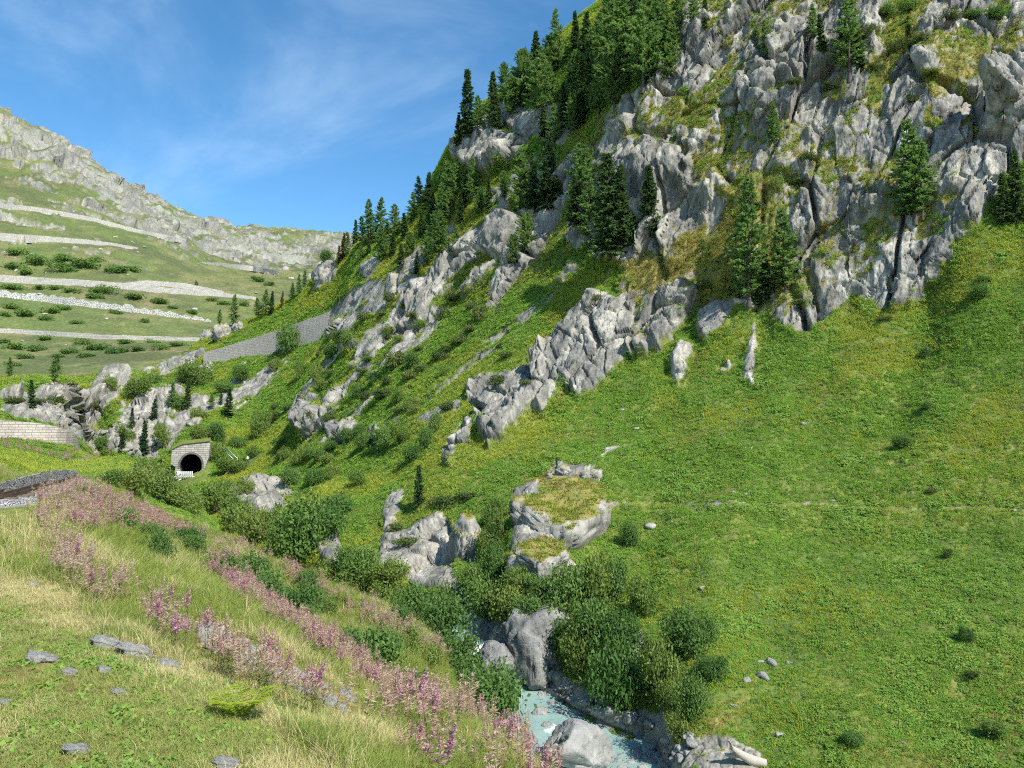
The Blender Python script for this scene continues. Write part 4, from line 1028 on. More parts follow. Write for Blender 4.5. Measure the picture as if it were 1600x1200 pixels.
def trunk_mesh(name, h, r0, lean=0.0, limbs=0, seed=0):
    r = random.Random(seed); n_ = 9
    pts = [Vector((lean * (k / (n_ - 1)) ** 2 + r.uniform(-.004, .004), r.uniform(-.004, .004), -0.04 + (h + 0.04) * k / (n_ - 1))) for k in range(n_)]
    parts = [limb(pts, [r0 * (1 - k / (n_ - 0.3)) ** 0.8 * (1.5 if k == 0 else 1) for k in range(n_)], 7)]
    for k in range(limbs):
        z = r.uniform(0.12, 0.75) * h; a = r.uniform(0, 6.28); l_ = r.uniform(0.08, 0.17) * (1.1 - z)
        p = Vector((0, 0, z)); parts.append(limb([p, p + Vector((math.cos(a) * l_ * .6, math.sin(a) * l_ * .6, 0.01)), p + Vector((math.cos(a) * l_, math.sin(a) * l_, 0.0))], [r0 * .28, r0 * .18, r0 * .05], 4))
    v, f = join(parts); return mesh_obj(name, v, f, M['bark'], link=False).data
def conifer(seed, R_, t0, kind, mat, nb=170):
    r = np.random.default_rng(seed); Cs, As, Bs = [], [], []
    for b in range(nb):
        t = t0 + (1 - t0) * (b + r.random()) / nb
        q = (t - t0) / (1 - t0)
        if kind == 'S': rad = R_ * (1 - q) ** 0.85 * (0.75 + 0.25 * min(1, q * 6)) + 0.008
        elif kind == 'L': rad = R_ * (1 - q) ** 0.75 * (0.55 + 0.45 * min(1, q * 4)) + 0.008
        else: rad = R_ * math.sqrt(max(0, 1 - q ** 2.2)) * (0.6 + 0.4 * min(1, q * 4)) + 0.01
        rad *= r.uniform(0.55, 1.18); az = r.uniform(0, 6.283)
        el = {'S': -0.30 + 0.85 * q, 'L': 0.05 + 0.6 * q, 'P': 0.15 + 0.5 * q}[kind] + r.normal() * 0.13
        dr = np.array([math.cos(az) * math.cos(el), math.sin(az) * math.cos(el), math.sin(el)]); side = np.array([-math.sin(az), math.cos(az), 0])
        ns = int(3 + 13 * rad / R_)
        for s_i in range(ns):
            s = (s_i + r.random()) / ns; s = 0.12 + 0.88 * s
            base = np.array([0, 0, t]) + dr * rad * s + np.array([0, 0, (0.10 if kind == 'S' else -0.03) * rad * s * s])
            for sg in (-1, 1, 0):
                if r.random() < (0.12 if kind != 'L' else 0.2): continue
                ln = (0.030 if kind != 'P' else 0.034) * r.uniform(0.6, 1.25) * (1 - 0.35 * s)
                dd = dr * 0.8 + side * sg * r.uniform(0.5, 1.1) + np.array([0, 0, r.normal() * 0.28 - (0.28 if kind == 'S' else 0.0)]); dd /= np.linalg.norm(dd)
                w = np.cross(dd, r.normal(size=3)); w /= np.linalg.norm(w) + 1e-9
                Cs.append(base + dd * ln * 0.9); As.append(dd * ln); Bs.append(w * ln * r.uniform(0.32, 0.5))
    return quads_mesh('crown', np.array(Cs), np.array(As), np.array(Bs), mat)
CON = {'S': [], 'L': [], 'P': [], 'B': []}
for k in range(3):
    CON['S'].append((conifer(500 + k, [0.17, 0.20, 0.15][k], 0.03, 'S', M['spruce'], 190), trunk_mesh('trunk', 0.97, 0.016, 0, 0, k)))
    CON['L'].append((conifer(520 + k, [0.25, 0.31, 0.23][k], [0.10, 0.18, 0.07][k], 'L', M['larch'], 140), trunk_mesh('trunk', 0.96, 0.018, 0.01, 8, k + 10)))
for k in range(2): CON['P'].append((conifer(540 + k, [0.27, 0.31][k], 0.07, 'P', M['larch'], 170), trunk_mesh('trunk', 0.92, 0.02, 0.02, 6, k + 20)))
CON['B'].append((conifer(560, 0.18, 0.05, 'S', M['brown'], 150), trunk_mesh('trunk', 0.97, 0.018, 0, 4, 30)))
def zone_of(u, v):
    if v < 235 and 690 < u < 1060: return 'in the stand on the upper ridge'
    if u >= 1060: return 'clinging to the big cliff'
    if u > 780: return 'beside the left end of the cliff'
    if u > 520 and v < 430: return 'on the middle crest against the sky'
    if u > 520: return 'standing alone on the lower slope'
    if u > 330 and v < 520: return 'on the spur crest'
    return 'around the gorge and tunnel'
NOUN = {'S': 'dark narrow spruce', 'L': 'soft green larch', 'P': 'bushy mountain pine', 'B': 'brown withering conifer'}
def plant_tree(u, vb, hpx, kind, k=0, which=None, up=0, zone=None):
    r = hit(u, vb, which or hill)
    if not r: return
    p = r[0]; H = hpx * p.y / F * 1.04 * (random.uniform(0.84, 1.1) if hpx < 100 else 1.0)
    cm, tm = CON[kind][k % len(CON[kind])]
    root = empty({'S': 'spruce_tree', 'L': 'larch_tree', 'P': 'pine_tree', 'B': 'withered_tree'}[kind], p, random.uniform(0, 6.28)); root.scale = (H * random.uniform(0.85, 1.15) * (1.04 if kind == 'L' else 1.05 if kind == 'S' else 0.95),) * 2 + (H,); root.rotation_euler = (random.gauss(0, 0.035), random.gauss(0, 0.035), root.rotation_euler[2])
    for nm, me in (('trunk', tm), ('crown', cm)):
        c = bpy.data.objects.new(nm, me); COL.objects.link(c); c.parent = root
    pool(root, zone or zone_of(u, vb), NOUN[kind], 'tree', 'conifers on the hillside' if which is None else 'conifers on the far slope')
TREES = '''730 214 95 S;746 208 66 L;716 226 56 S;777 202 70 S;765 200 46 L;791 163 74 P;770 172 62 S;816 168 96 P;800 182 70 L;837 108 68 S;840 186 104 L;861 168 68 L;875 110 86 L;858 132 72 P;900 80 70 S;914 84 74 S;935 100 98 L;952 118 122 L;977 134 146 L;935 190 106 L;910 197 110 S;960 170 100 P;1005 141 140 L;1026 138 136 L;1040 60 70 L;865 232 64 L;890 150 80 L;985 100 100 S;1000 60 80 L;945 60 80 S;920 140 90 L;882 200 72 S;825 150 80 L;850 215 60 S;895 215 70 L;1045 120 60 P;1012 44 84 L;1032 84 92 L;986 34 76 S;962 44 78 L;1054 92 64 L;1060 20 70 L;
816 337 106 L;855 326 115 S;788 312 42 P;697 333 94 L;711 316 70 L;739 316 74 L;655 323 54 L;669 326 54 S;749 337 46 P;721 351 48 S;686 399 62 P;669 414 50 P;555 375 44 S;567 386 50 L;580 382 66 L;592 379 64 L;615 375 60 L;632 377 45 S;595 410 50 P;658 372 40 S;604 384 48 L;643 350 56 L;627 420 38 S;543 403 40 L;536 407 44 B;530 414 28 B;910 333 95 P;921 380 112 L;952 400 160 S;967 387 126 S;1015 365 104 S;820 396 58 P;802 414 48 P;690 360 60 L;725 330 60 S;765 330 50 S;835 330 86 S;700 352 56 L;576 398 34 S;612 402 36 S;640 400 40 P;650 428 34 S;896 352 70 S;940 398 90 L;988 388 56 P;712 398 46 L;675 352 56 S;563 410 30 L;
1203 92 72 L;1327 124 130 L;1285 82 64 S;1430 346 160 L;1442 340 120 L;1170 472 185 L;1228 456 126 L;1155 462 110 L;1210 226 62 L;1590 348 112 S;1570 350 80 S;1062 46 60 L;1100 44 60 S;1085 40 66 L;1345 110 60 S;1192 476 90 S;1416 352 84 L;1270 60 50 L;
655 792 66 S;414 496 48 L;365 507 46 L;343 506 26 L;440 482 30 B;456 470 30 L;468 462 30 L;404 498 36 L;424 492 40 S;476 450 34 L;
85 598 46 L;50 637 48 S;15 592 34 L;357 652 50 S;225 712 60 S;190 708 44 S;240 656 34 S;292 640 44 S;270 636 36 L;330 640 26 L;206 668 34 S;345 632 26 S'''
kk = 0
for row in TREES.replace('\n', '').split(';'):
    q = row.split()
    if len(q) < 4: continue
    plant_tree(float(q[0]), float(q[1]), float(q[2]), q[3], kk); kk += 1
# bushes
def bush_mesh(seed, mat, nleaf=2200, size=0.062, flat=0.8, lobes=14, upright=0.0):
    r = np.random.default_rng(seed); L_ = []
    for k in range(lobes):
        a = r.uniform(0, 6.283); q = r.uniform(0.1, 0.62); L_.append((math.cos(a) * q, math.sin(a) * q, r.uniform(0.2, 0.8) * flat, r.uniform(0.2, 0.42)))
    L_.append((0, 0, 0.42 * flat, 0.6)); L_ = np.array(L_)
    k = r.integers(0, len(L_), nleaf); dr = r.normal(size=(nleaf, 3)); dr /= np.linalg.norm(dr, axis=1, keepdims=True)
    rad = L_[k, 3] * (0.62 + 0.42 * r.random(nleaf) ** 0.5) * (1 + 0.22 * r.normal(size=nleaf) + 0.25 * (r.random(nleaf) < 0.06))
    C_ = L_[k, :3] + dr * rad[:, None] * [1, 1, 0.9 * flat + 0.1]; keep = C_[:, 2] > -0.05; C_, dr = C_[keep], dr[keep]; n_ = len(C_)
    A_ = r.normal(size=(n_, 3)) + dr * 0.5 + np.array([0, 0, upright]); A_ /= np.linalg.norm(A_, axis=1, keepdims=True)
    N_ = dr + r.normal(size=(n_, 3)) * 0.55 + np.array([0, 0, 0.35]); B_ = np.cross(N_, A_); B_ /= np.linalg.norm(B_, axis=1, keepdims=True)
    s = size * r.uniform(0.6, 1.25, n_)[:, None]
    return quads_mesh('foliage', C_, A_ * s, B_ * s * 0.55, mat)
def stems_mesh(seed):
    r = random.Random(seed); parts = []
    for k in range(7):
        a = r.uniform(0, 6.28); q = r.uniform(0.2, 0.55); parts.append(limb([Vector((0, 0, -0.1)), Vector((math.cos(a) * q * .5, math.sin(a) * q * .5, 0.25)), Vector((math.cos(a) * q, math.sin(a) * q, 0.6))], [0.03, 0.022, 0.008], 5))
    v, f = join(parts); return mesh_obj('stems', v, f, M['bark'], link=False).data
STEM = [stems_mesh(k) for k in range(3)]
BUSH = {'A': [bush_mesh(700 + k, M['alder'], 4600, 0.043, [0.9, 0.75, 1.0, 0.8][k]) for k in range(4)],
        'W': [bush_mesh(720 + k, M['willow'], 3400, 0.045, [1.0, 0.85, 0.95][k], 7, 0.9) for k in range(3)],
        'J': [bush_mesh(740 + k, M['juniper'], 1500, 0.06, [0.55, 0.65, 0.5][k], 6, 0.5) for k in range(3)],
        'F': [bush_mesh(760 + k, M['alder'], 1000, 0.075, 0.65, 9) for k in range(4)]}
BN = {'A': ('alder_bush', 'dark green alder bush'), 'W': ('willow_bush', 'light green willow bush'), 'J': ('juniper_bush', 'low juniper bush'), 'F': ('slope_bush', 'low dark bush')}
def plant_bush(u, vb, w, h, kind, k, zone, group, which=None, sink=0.0):
    r = hit(u, vb, which or hill)
    if not r: return
    p = r[0]; s = p.y / F
    root = empty(BN[kind][0], p - Vector((0, 0, sink)), random.uniform(0, 6.28)); root.scale = (w * s * 0.52, w * s * 0.52, h * s * 0.92)
    c = bpy.data.objects.new('foliage', BUSH[kind][k % len(BUSH[kind])]); COL.objects.link(c); c.parent = root
    if kind != 'F':
        c = bpy.data.objects.new('stems', STEM[k % 3]); COL.objects.link(c); c.parent = root
    pool(root, zone, BN[kind][1], 'bush', group)
BUSHES = [
 ('on the near bank above the stream', 'bushes on the near bank', '''200 836 78 46 A;232 846 52 36 A;252 888 64 62 A;292 856 64 46 A;300 872 56 40 A;350 915 80 60 A;395 920 84 60 A;448 975 112 84 A;415 950 80 66 A;582 1052 126 88 A;545 1030 70 50 A;640 1084 96 52 A;690 1016 130 92 A;735 1075 90 64 A;630 1020 70 50 W;665 1050 70 50 W;480 930 60 44 A;500 960 60 40 W;620 985 64 44 A;712 1040 80 66 A;655 975 100 66 A;770 1136 150 118 A;730 1120 90 66 A;610 950 80 44 W;560 930 80 44 W;520 910 70 40 W;700 960 70 50 A'''),
 ('in front of the tunnel', 'bushes before the tunnel', '''205 775 86 46 W;245 782 80 56 W;285 796 80 44 W;330 806 86 52 W;370 830 80 60 W;400 852 84 66 W;170 762 60 30 W;350 790 60 40 W;262 768 50 22 W;430 845 60 54 W;225 745 60 30 W'''),
 ('on the far stream bank', 'bushes along the stream', '''478 868 124 100 A;500 842 90 70 A;445 862 76 62 A;525 812 70 50 A;570 906 96 52 A;610 912 84 44 A;545 895 70 46 A;758 962 86 74 A;795 968 98 70 A;835 972 90 60 A;880 966 110 90 A;925 950 96 92 A;960 940 80 70 A;960 1098 116 136 A;905 1046 84 90 A;930 1000 90 80 A;1085 1118 76 66 A;1035 1092 96 100 A;1075 1022 100 76 A;1000 1090 70 74 A;1050 1110 70 56 A;1110 1060 60 50 A;880 1020 70 60 A;1005 960 80 60 A;1100 1000 60 44 A;975 1010 80 70 A;1060 1150 60 40 A;740 930 70 64 A;775 905 60 60 A;760 870 50 46 W;780 850 50 60 W;770 820 44 44 W;810 930 70 50 A;850 930 70 44 A'''),
 ('on the open meadow of the big slope', 'bushes on the meadow', '''986 852 44 42 A;1410 700 36 28 A;1535 466 44 26 A;1512 1004 28 34 A;1445 560 26 22 A;1450 640 22 20 A;1455 770 20 16 J;1480 870 20 20 J;1520 1060 24 22 J;1555 1150 50 30 A;1330 1160 50 18 A;1540 440 26 16 A;1380 500 30 14 J'''),
 ('on the middle hillside', 'bushes on the middle hillside', '''452 758 44 36 A;472 722 44 32 W;492 758 44 36 A;406 684 42 46 W;500 722 34 28 A;514 656 30 24 J;616 572 54 36 J;600 622 44 30 J;640 592 34 26 J;690 562 44 22 J;660 580 34 20 J;720 536 42 26 J;750 500 40 34 J;735 520 36 24 J;545 690 36 30 A;600 702 54 40 A;570 700 40 30 A;625 695 40 34 W;560 620 34 26 A;585 600 30 22 A;520 560 40 30 A;505 610 34 26 W;540 530 46 28 J;570 500 40 26 J;610 470 36 22 J;645 500 30 26 J;710 470 36 34 J;690 500 32 28 J;470 590 30 34 W;495 600 26 30 W;440 700 34 22 A;425 660 30 20 W;665 700 34 44 A;680 680 30 40 A;645 720 40 36 A;700 640 34 24 J;775 600 40 22 J;790 560 30 20 J;860 290 40 24 J;930 470 36 20 J;520 745 30 22 W;560 760 40 26 W;480 660 26 26 J;618 830 34 24 J;640 850 60 20 J;690 790 60 24 J;730 780 44 22 J;820 600 24 14 J'''),
 ('on the spur and around the gorge', 'bushes around the gorge', '''453 550 56 58 A;310 600 66 42 W;285 600 40 30 W;376 594 44 26 A;350 612 40 22 A;205 625 40 36 W;225 615 40 34 W;340 690 40 34 A;370 700 36 24 A;395 716 30 22 W;150 640 20 20 J;175 610 30 22 W;160 700 30 26 A;195 690 34 34 W;255 700 34 40 W;310 690 40 30 W;335 718 44 30 W;360 740 60 26 W;350 770 30 26 A;380 770 40 26 W;120 640 24 16 J;90 630 40 16 J;60 630 36 16 J;20 628 40 18 J;430 580 30 24 W;508 408 34 20 A;280 640 40 34 A;310 660 40 26 W;240 600 30 20 A'''),
 ('among the rocks of the big cliff', 'bushes on the cliff', '''1265 250 40 24 J;1400 80 50 30 J;1350 60 46 30 J;1440 66 40 22 J;1420 160 30 18 J;1255 480 40 26 J;1240 130 36 16 J;1450 120 50 14 J;1180 330 40 26 J;1100 450 40 24 J;1300 140 40 20 J;1380 30 60 30 A;1420 20 50 26 A;1480 30 50 16 J;1560 30 60 26 A;1520 30 40 20 A;1370 110 36 20 J;1250 290 40 20 J;1215 300 30 30 W;1320 60 30 20 J'''),
]
kk = 0
for zone, grp, txt in BUSHES:
    for row in txt.split(';'):
        q = row.split()
        if 'stream' in grp and kk % 3 == 1: q[4] = 'W'
        plant_bush(float(q[0]), float(q[1]), float(q[2]), float(q[3]), q[4], kk, zone, grp); kk += 1
rb = random.Random(31)
for k in range(64):
    u = rb.uniform(400, 760); v = rb.uniform(470, 790)
    if not (poly_sd(np.array([u]), np.array([v]), [(400,620),(500,540),(600,480),(700,450),(760,480),(720,580),(640,700),(560,780),(430,740)])[0] > 0): continue
    w = rb.uniform(16, 34); plant_bush(u, v, w, w * rb.uniform(0.5, 0.85), rb.choice('AJJW'), k, 'on the middle hillside', 'bushes on the middle hillside')
# bushes dotted over the far slope
FARB = '''20 420 46 14;60 412 50 16;100 408 46 14;140 418 60 16;180 426 50 14;95 424 60 14;40 428 40 10;210 424 40 10;150 408 36 10;30 398 40 12;20 452 50 10;60 452 36 8;110 456 44 9;160 458 60 12;210 466 56 10;250 474 40 10;150 466 40 10;90 452 30 8;20 482 40 10;40 492 44 12;80 488 40 10;70 500 34 8;120 506 30 8;225 504 26 9;10 494 30 10;180 490 26 7;100 484 34 9;20 545 50 12;60 548 40 12;110 552 34 10;150 546 50 12;185 552 44 12;215 548 40 10;250 546 40 9;90 558 30 8;135 558 36 9;40 560 40 10;20 572 30 9;240 536 34 8;280 540 40 8;200 536 40 8;130 537 40 9;307 446 8 10;400 440 30 10;420 446 26 8;380 478 26 8;350 476 30 8;300 490 24 8;270 482 26 7;330 470 30 6;70 530 40 8;5 536 30 9'''
for k, row in enumerate(FARB.split(';')):
    q = list(map(float, row.split())); plant_bush(q[0], q[1], q[2], q[3] * 1.5, 'F', k, 'among the far road walls', 'bushes on the far slope', mountain, 0.5)
# pale stones scattered on the far slope
for k in range(60):
    u = r_.uniform(0, 470); v = r_.uniform(300, 545)
    if v < 290 + 0.28 * u: continue
    r = hit(u, v, mountain)
    if r: place_rock('slope_boulder', r_.choice(STONEM), r[0], r_.uniform(4, 11) * r[0].y / F, 'dotted over the far slope', 'pale boulder', 'boulders on the far slope', 0.2)

# ------------------------------------------------------------------ hiker
pr = hit(387, 724, hill)[0]
HIKER = [0, 0, 0]
def person(p):
    me = bpy.data.meshes.new('person'); J = [(0,0,0.95),(0,0,1.2),(0,0,1.42),(0,0,1.52),(0,-0.02,1.66),(0.19,0,1.40),(0.24,0.03,1.14),(0.22,-0.12,0.95),(-0.19,0,1.40),(-0.24,0.06,1.14),(-0.23,-0.05,0.92),(0.10,0,0.88),(0.12,-0.10,0.50),(0.12,-0.02,0.08),(0.12,-0.16,0.04),(-0.10,0,0.88),(-0.11,0.08,0.50),(-0.11,0.20,0.10),(-0.11,0.08,0.05)]
    E_ = [(0,1),(1,2),(2,3),(3,4),(2,5),(5,6),(6,7),(2,8),(8,9),(9,10),(0,11),(11,12),(12,13),(13,14),(0,15),(15,16),(16,17),(17,18)]
    rad = [0.15,0.14,0.15,0.06,0.105,0.07,0.05,0.04,0.07,0.05,0.04,0.10,0.07,0.05,0.045,0.10,0.07,0.05,0.045]
    me.from_pydata(J, E_, []); o = bpy.data.objects.new('person', me); COL.objects.link(o)
    m = o.modifiers.new('skin', 'SKIN'); m.use_smooth_shade = True
    for k, sv in enumerate(me.skin_vertices[0].data): sv.radius = (rad[k], rad[k]); sv.use_root = (k == 0)
    s = o.modifiers.new('sub', 'SUBSURF'); s.levels = s.render_levels = 1
    t = NT('hiker_clothes'); z = t.n('ShaderNodeSeparateXYZ'); t.t.links.new(t.n('ShaderNodeTexCoord').outputs['Object'], z.inputs[0])
    c = t.mix(t.math('GREATER_THAN', z.outputs[2], 0.95), (0.05, 0.06, 0.09), (0.75, 0.75, 0.74)); c = t.mix(t.math('GREATER_THAN', z.outputs[2], 1.5), c, (0.45, 0.30, 0.23)); c = t.mix(t.math('GREATER_THAN', z.outputs[2], 1.7), c, (0.05, 0.035, 0.025))
    me.materials.append(t.end(t.bsdf(c, 0.8))); o.location = p; o.rotation_euler = (0, 0, 0.6); HIKER[:] = p[:]
    v, f = ICO[2]; k = mesh_obj('backpack', v * [0.16, 0.11, 0.24] + [0, 0.2, 1.22], f, mat_plain('backpack', (0.04, 0.05, 0.08), 0.8), o)
    tag(o, 'person in a white top and dark trousers walking the footpath beside the tunnel', 'person')
person(pr)
# ------------------------------------------------------------------ grass, herbs and flowers
def blades(seed, n_, h0, h1, spread, width, lean, name, mat, seg=2):
    r = random.Random(seed); vs, fs = [], []
    for k in range(n_):
        a = r.uniform(0, 6.283); q = spread * math.sqrt(r.random()); b = Vector((math.cos(a) * q, math.sin(a) * q, -0.02)); h = r.uniform(h0, h1)
        la = r.uniform(0, 6.283); ln = r.uniform(0.1, lean) * h; d = Vector((math.cos(la), math.sin(la), 0)); w = Vector((-d.y, d.x, 0)) * width * r.uniform(0.6, 1.3)
        o = len(vs)
        p1 = b + d * ln * 0.35 + Vector((0, 0, h * 0.6)); p2 = b + d * ln + Vector((0, 0, h * r.uniform(0.75, 1.0)))
        vs += [b - w, b + w, p1 + w * 0.7, p1 - w * 0.7, p2]; fs += [(o, o + 1, o + 2, o + 3), (o + 3, o + 2, o + 4)]
    return mesh_obj(name, vs, fs, mat, smooth=False, link=False)
def leafy(seed, n_, rad, hgt, size, name, mat, round_=0.6):
    r = np.random.default_rng(seed); a = r.uniform(0, 6.283, n_); q = rad * np.sqrt(r.random(n_)); z = hgt * (1 - (q / rad) ** 2) * (0.35 + 0.65 * r.random(n_))
    C_ = np.stack([np.cos(a) * q, np.sin(a) * q, z], 1)
    A_ = np.stack([np.cos(a), np.sin(a), np.zeros(n_)], 1) + r.normal(size=(n_, 3)) * 0.5; A_ /= np.linalg.norm(A_, axis=1, keepdims=True)
    N_ = np.array([0, 0, 1.0]) + r.normal(size=(n_, 3)) * 0.26; B_ = np.cross(N_, A_); B_ /= np.linalg.norm(B_, axis=1, keepdims=True); s = size * r.uniform(0.6, 1.3, n_)[:, None]
    o = bpy.data.objects.new(name, quads_mesh(name, C_, A_ * s, B_ * s * round_, mat)); return o
def fireweed(seed, h, head_mat, head_n, fluffy, name):
    r = np.random.default_rng(seed); Cs, As, Bs, mi = [], [], [], []
    for st in range(5):
        bx, by = r.normal(size=2) * 0.14; H = h * r.uniform(0.75, 1.1); lx, ly = r.normal(size=2) * 0.07
        def pt(t): return np.array([bx + lx * t * t, by + ly * t * t, H * t])
        for k in range(4):
            t = (k + 0.5) / 4; Cs.append(pt(t)); As.append((pt(t + 0.125) - pt(t - 0.125)) / 2 * 1.05); Bs.append(np.array([0.006, 0.006, 0])); mi.append(1)
        for k in range(16):
            t = r.uniform(0.12, 0.68); a = r.uniform(0, 6.28); d = np.array([math.cos(a), math.sin(a), r.uniform(0.1, 0.7)]); d /= np.linalg.norm(d); l_ = r.uniform(0.05, 0.09)
            Cs.append(pt(t) + d * l_); As.append(d * l_); w = np.cross(d, [0, 0, 1]); Bs.append(w / np.linalg.norm(w) * 0.012); mi.append(0)
        for k in range(head_n):
            q = r.random(); t = 0.62 + 0.38 * q; a = r.uniform(0, 6.28); d = np.array([math.cos(a), math.sin(a), r.uniform(-0.2, 0.9)]); d /= np.linalg.norm(d)
            l_ = (0.055 * (1 - q) + 0.012) * r.uniform(0.6, 1.2) * (1.3 if fluffy else 1); Cs.append(pt(t) + d * l_); As.append(d * l_); w = np.cross(d, r.normal(size=3)); Bs.append(w / np.linalg.norm(w) * (0.016 if not fluffy else 0.009)); mi.append(2)
    me = quads_mesh(name, np.array(Cs), np.array(As), np.array(Bs), M['weedleaf']); me.materials.append(M['weedstem']); me.materials.append(head_mat)
    me.polygons.foreach_set('material_index', np.array(mi, np.int32)); return bpy.data.objects.new(name, me)
M['tuft'] = mat_leaf('turf_blades', (0.22, 0.31, 0.065), (0.35, 0.38, 0.10), 0.36, 0.6, 0.7, (0.44, 0.40, 0.18))
M['straw'] = mat_leaf('dry_blades', (0.50, 0.43, 0.20), (0.62, 0.54, 0.29), 0.25, 0.6, 0.8, (0.34, 0.33, 0.12))
M['tall'] = mat_leaf('tall_grass', (0.23, 0.31, 0.065), (0.40, 0.40, 0.11), 0.4, 0.6, 0.5, (0.15, 0.24, 0.055))
M['heath'] = mat_leaf('meadow_leaves', (0.20, 0.37, 0.058), (0.30, 0.42, 0.075), 0.42, 0.6, 0.10, (0.12, 0.25, 0.05))
M['heath_y'] = mat_leaf('meadow_grass_blades', (0.34, 0.42, 0.065), (0.48, 0.48, 0.09), 0.44, 0.45, 0.15, (0.25, 0.35, 0.06))
M['ochre'] = mat_leaf('ledge_grass', (0.30, 0.25, 0.065), (0.40, 0.32, 0.09), 0.25, 0.7, 0.3, (0.20, 0.24, 0.055))
M['dock'] = mat_leaf('dock_leaves', (0.17, 0.34, 0.065), (0.25, 0.40, 0.085), 0.4, 0.45, 0.3, (0.32, 0.32, 0.07))
M['weedleaf'] = mat_leaf('weed_leaves', (0.16, 0.26, 0.065), (0.23, 0.30, 0.08), 0.3, 0.5, 0.6, (0.32, 0.24, 0.09))
M['weedstem'] = mat_leaf('weed_stems', (0.26, 0.13, 0.09), (0.30, 0.20, 0.11), 0.1, 0.3, 0.6)
M['pink'] = mat_leaf('weed_flowers', (0.54, 0.28, 0.38), (0.51, 0.28, 0.33), 0.35, 0.6, 0.6, (0.50, 0.33, 0.30))
M['seed'] = mat_leaf('weed_seedheads', (0.50, 0.33, 0.28), (0.54, 0.40, 0.32), 0.35, 0.6, 0.6, (0.48, 0.40, 0.24))
def stuff(name, label, protos, pts, rot, scl, idx):
    me = bpy.data.meshes.new(name); me.vertices.add(len(pts)); me.vertices.foreach_set('co', np.asarray(pts, np.float32).ravel())
    o = bpy.data.objects.new(name, me); COL.objects.link(o)
    a = me.attributes.new('rot', 'FLOAT_VECTOR', 'POINT'); a.data.foreach_set('vector', np.asarray(rot, np.float32).ravel())
    a = me.attributes.new('scl', 'FLOAT', 'POINT'); a.data.foreach_set('value', np.asarray(scl, np.float32))
    a = me.attributes.new('pick', 'INT', 'POINT'); a.data.foreach_set('value', np.asarray(idx, np.int32))
    g = bpy.data.node_groups.new(name, 'GeometryNodeTree')
    g.interface.new_socket('Geometry', in_out='INPUT', socket_type='NodeSocketGeometry'); g.interface.new_socket('Geometry', in_out='OUTPUT', socket_type='NodeSocketGeometry')
    gi = g.nodes.new('NodeGroupInput'); go = g.nodes.new('NodeGroupOutput'); jn = g.nodes.new('GeometryNodeJoinGeometry')
    def na(nm, ty):
        x = g.nodes.new('GeometryNodeInputNamedAttribute'); x.data_type = ty; x.inputs[0].default_value = nm
        return [s for s in x.outputs if s.enabled and s.name == 'Attribute'][0]
    rv, sv, iv = na('rot', 'FLOAT_VECTOR'), na('scl', 'FLOAT'), na('pick', 'INT')
    e2r = g.nodes.new('FunctionNodeEulerToRotation'); g.links.new(rv, e2r.inputs[0])
    for k, po in enumerate(protos):
        oi = g.nodes.new('GeometryNodeObjectInfo'); oi.inputs['Object'].default_value = po; oi.inputs['As Instance'].default_value = True
        cp = g.nodes.new('FunctionNodeCompare'); cp.data_type = 'INT'; cp.operation = 'EQUAL'
        ins = [s for s in cp.inputs if s.enabled]; g.links.new(iv, ins[0]); ins[1].default_value = k
        ip = g.nodes.new('GeometryNodeInstanceOnPoints'); g.links.new(gi.outputs[0], ip.inputs['Points']); g.links.new(cp.outputs[0], ip.inputs['Selection'])
        g.links.new(oi.outputs['Geometry'], ip.inputs['Instance']); g.links.new(e2r.outputs[0], ip.inputs['Rotation']); g.links.new(sv, ip.inputs['Scale'])
        g.links.new(ip.outputs[0], jn.inputs[0])
    g.links.new(jn.outputs[0], go.inputs[0])
    m = o.modifiers.new('scatter', 'NODES'); m.node_group = g
    tag(o, label, kind='stuff'); return o
PG = P1.reshape(nA, nB, 3)
ca = np.linalg.norm(np.cross(np.gradient(PG, axis=0), np.gradient(PG, axis=1)), axis=-1)
Eg = PG[..., 2] / PG[..., 1]
vis = Eg >= np.maximum.accumulate(Eg, axis=1) - np.clip(1.2 / PG[..., 1], 0, 0.15)
U1, V1 = project(P1); vis = vis.ravel() & (U1 > -90) & (U1 < 1690) & (V1 > -60) & (V1 < 1290); ca = ca.ravel()
ca[N1[:, 2] < 0.12] = 0
def sample(w, n_, seed):
    r = np.random.default_rng(seed); w = np.maximum(w, 0) * ca * vis; tot = w.sum()
    if tot <= 0: return np.zeros((0, 3)), np.zeros(0, int)
    i = np.searchsorted(np.cumsum(w) / tot, r.random(n_)); i = np.clip(i, 0, len(w) - 1 - nB - 1)
    a, b = r.random((2, n_, 1)); Pt = P1[i] + (P1[i + nB] - P1[i]) * a + (P1[i + 1] - P1[i]) * b
    return Pt, i
def rots_on(nr, seed, blend=0.7, jit=0.12):
    r = np.random.default_rng(seed); n_ = len(nr); z = nr * blend + np.array([0, 0, 1 - blend]) + r.normal(size=(n_, 3)) * jit; z /= np.linalg.norm(z, axis=1, keepdims=True)
    a = r.uniform(0, 6.283, n_); x = np.stack([np.cos(a), np.sin(a), np.zeros(n_)], 1); x -= z * (x * z).sum(1, keepdims=True); x /= np.linalg.norm(x, axis=1, keepdims=True); y = np.cross(z, x)
    return np.c_[np.arctan2(y[:, 2], z[:, 2]), -np.arcsin(np.clip(x[:, 2], -1, 1)), np.arctan2(x[:, 1], x[:, 0])]
def rots(n_, seed, tilt=0.15):
    r = np.random.default_rng(seed); return np.c_[r.normal(size=n_) * tilt, r.normal(size=n_) * tilt, r.uniform(0, 6.283, n_)]
DD = P1[:, 1]; notrock = 1 - rockf
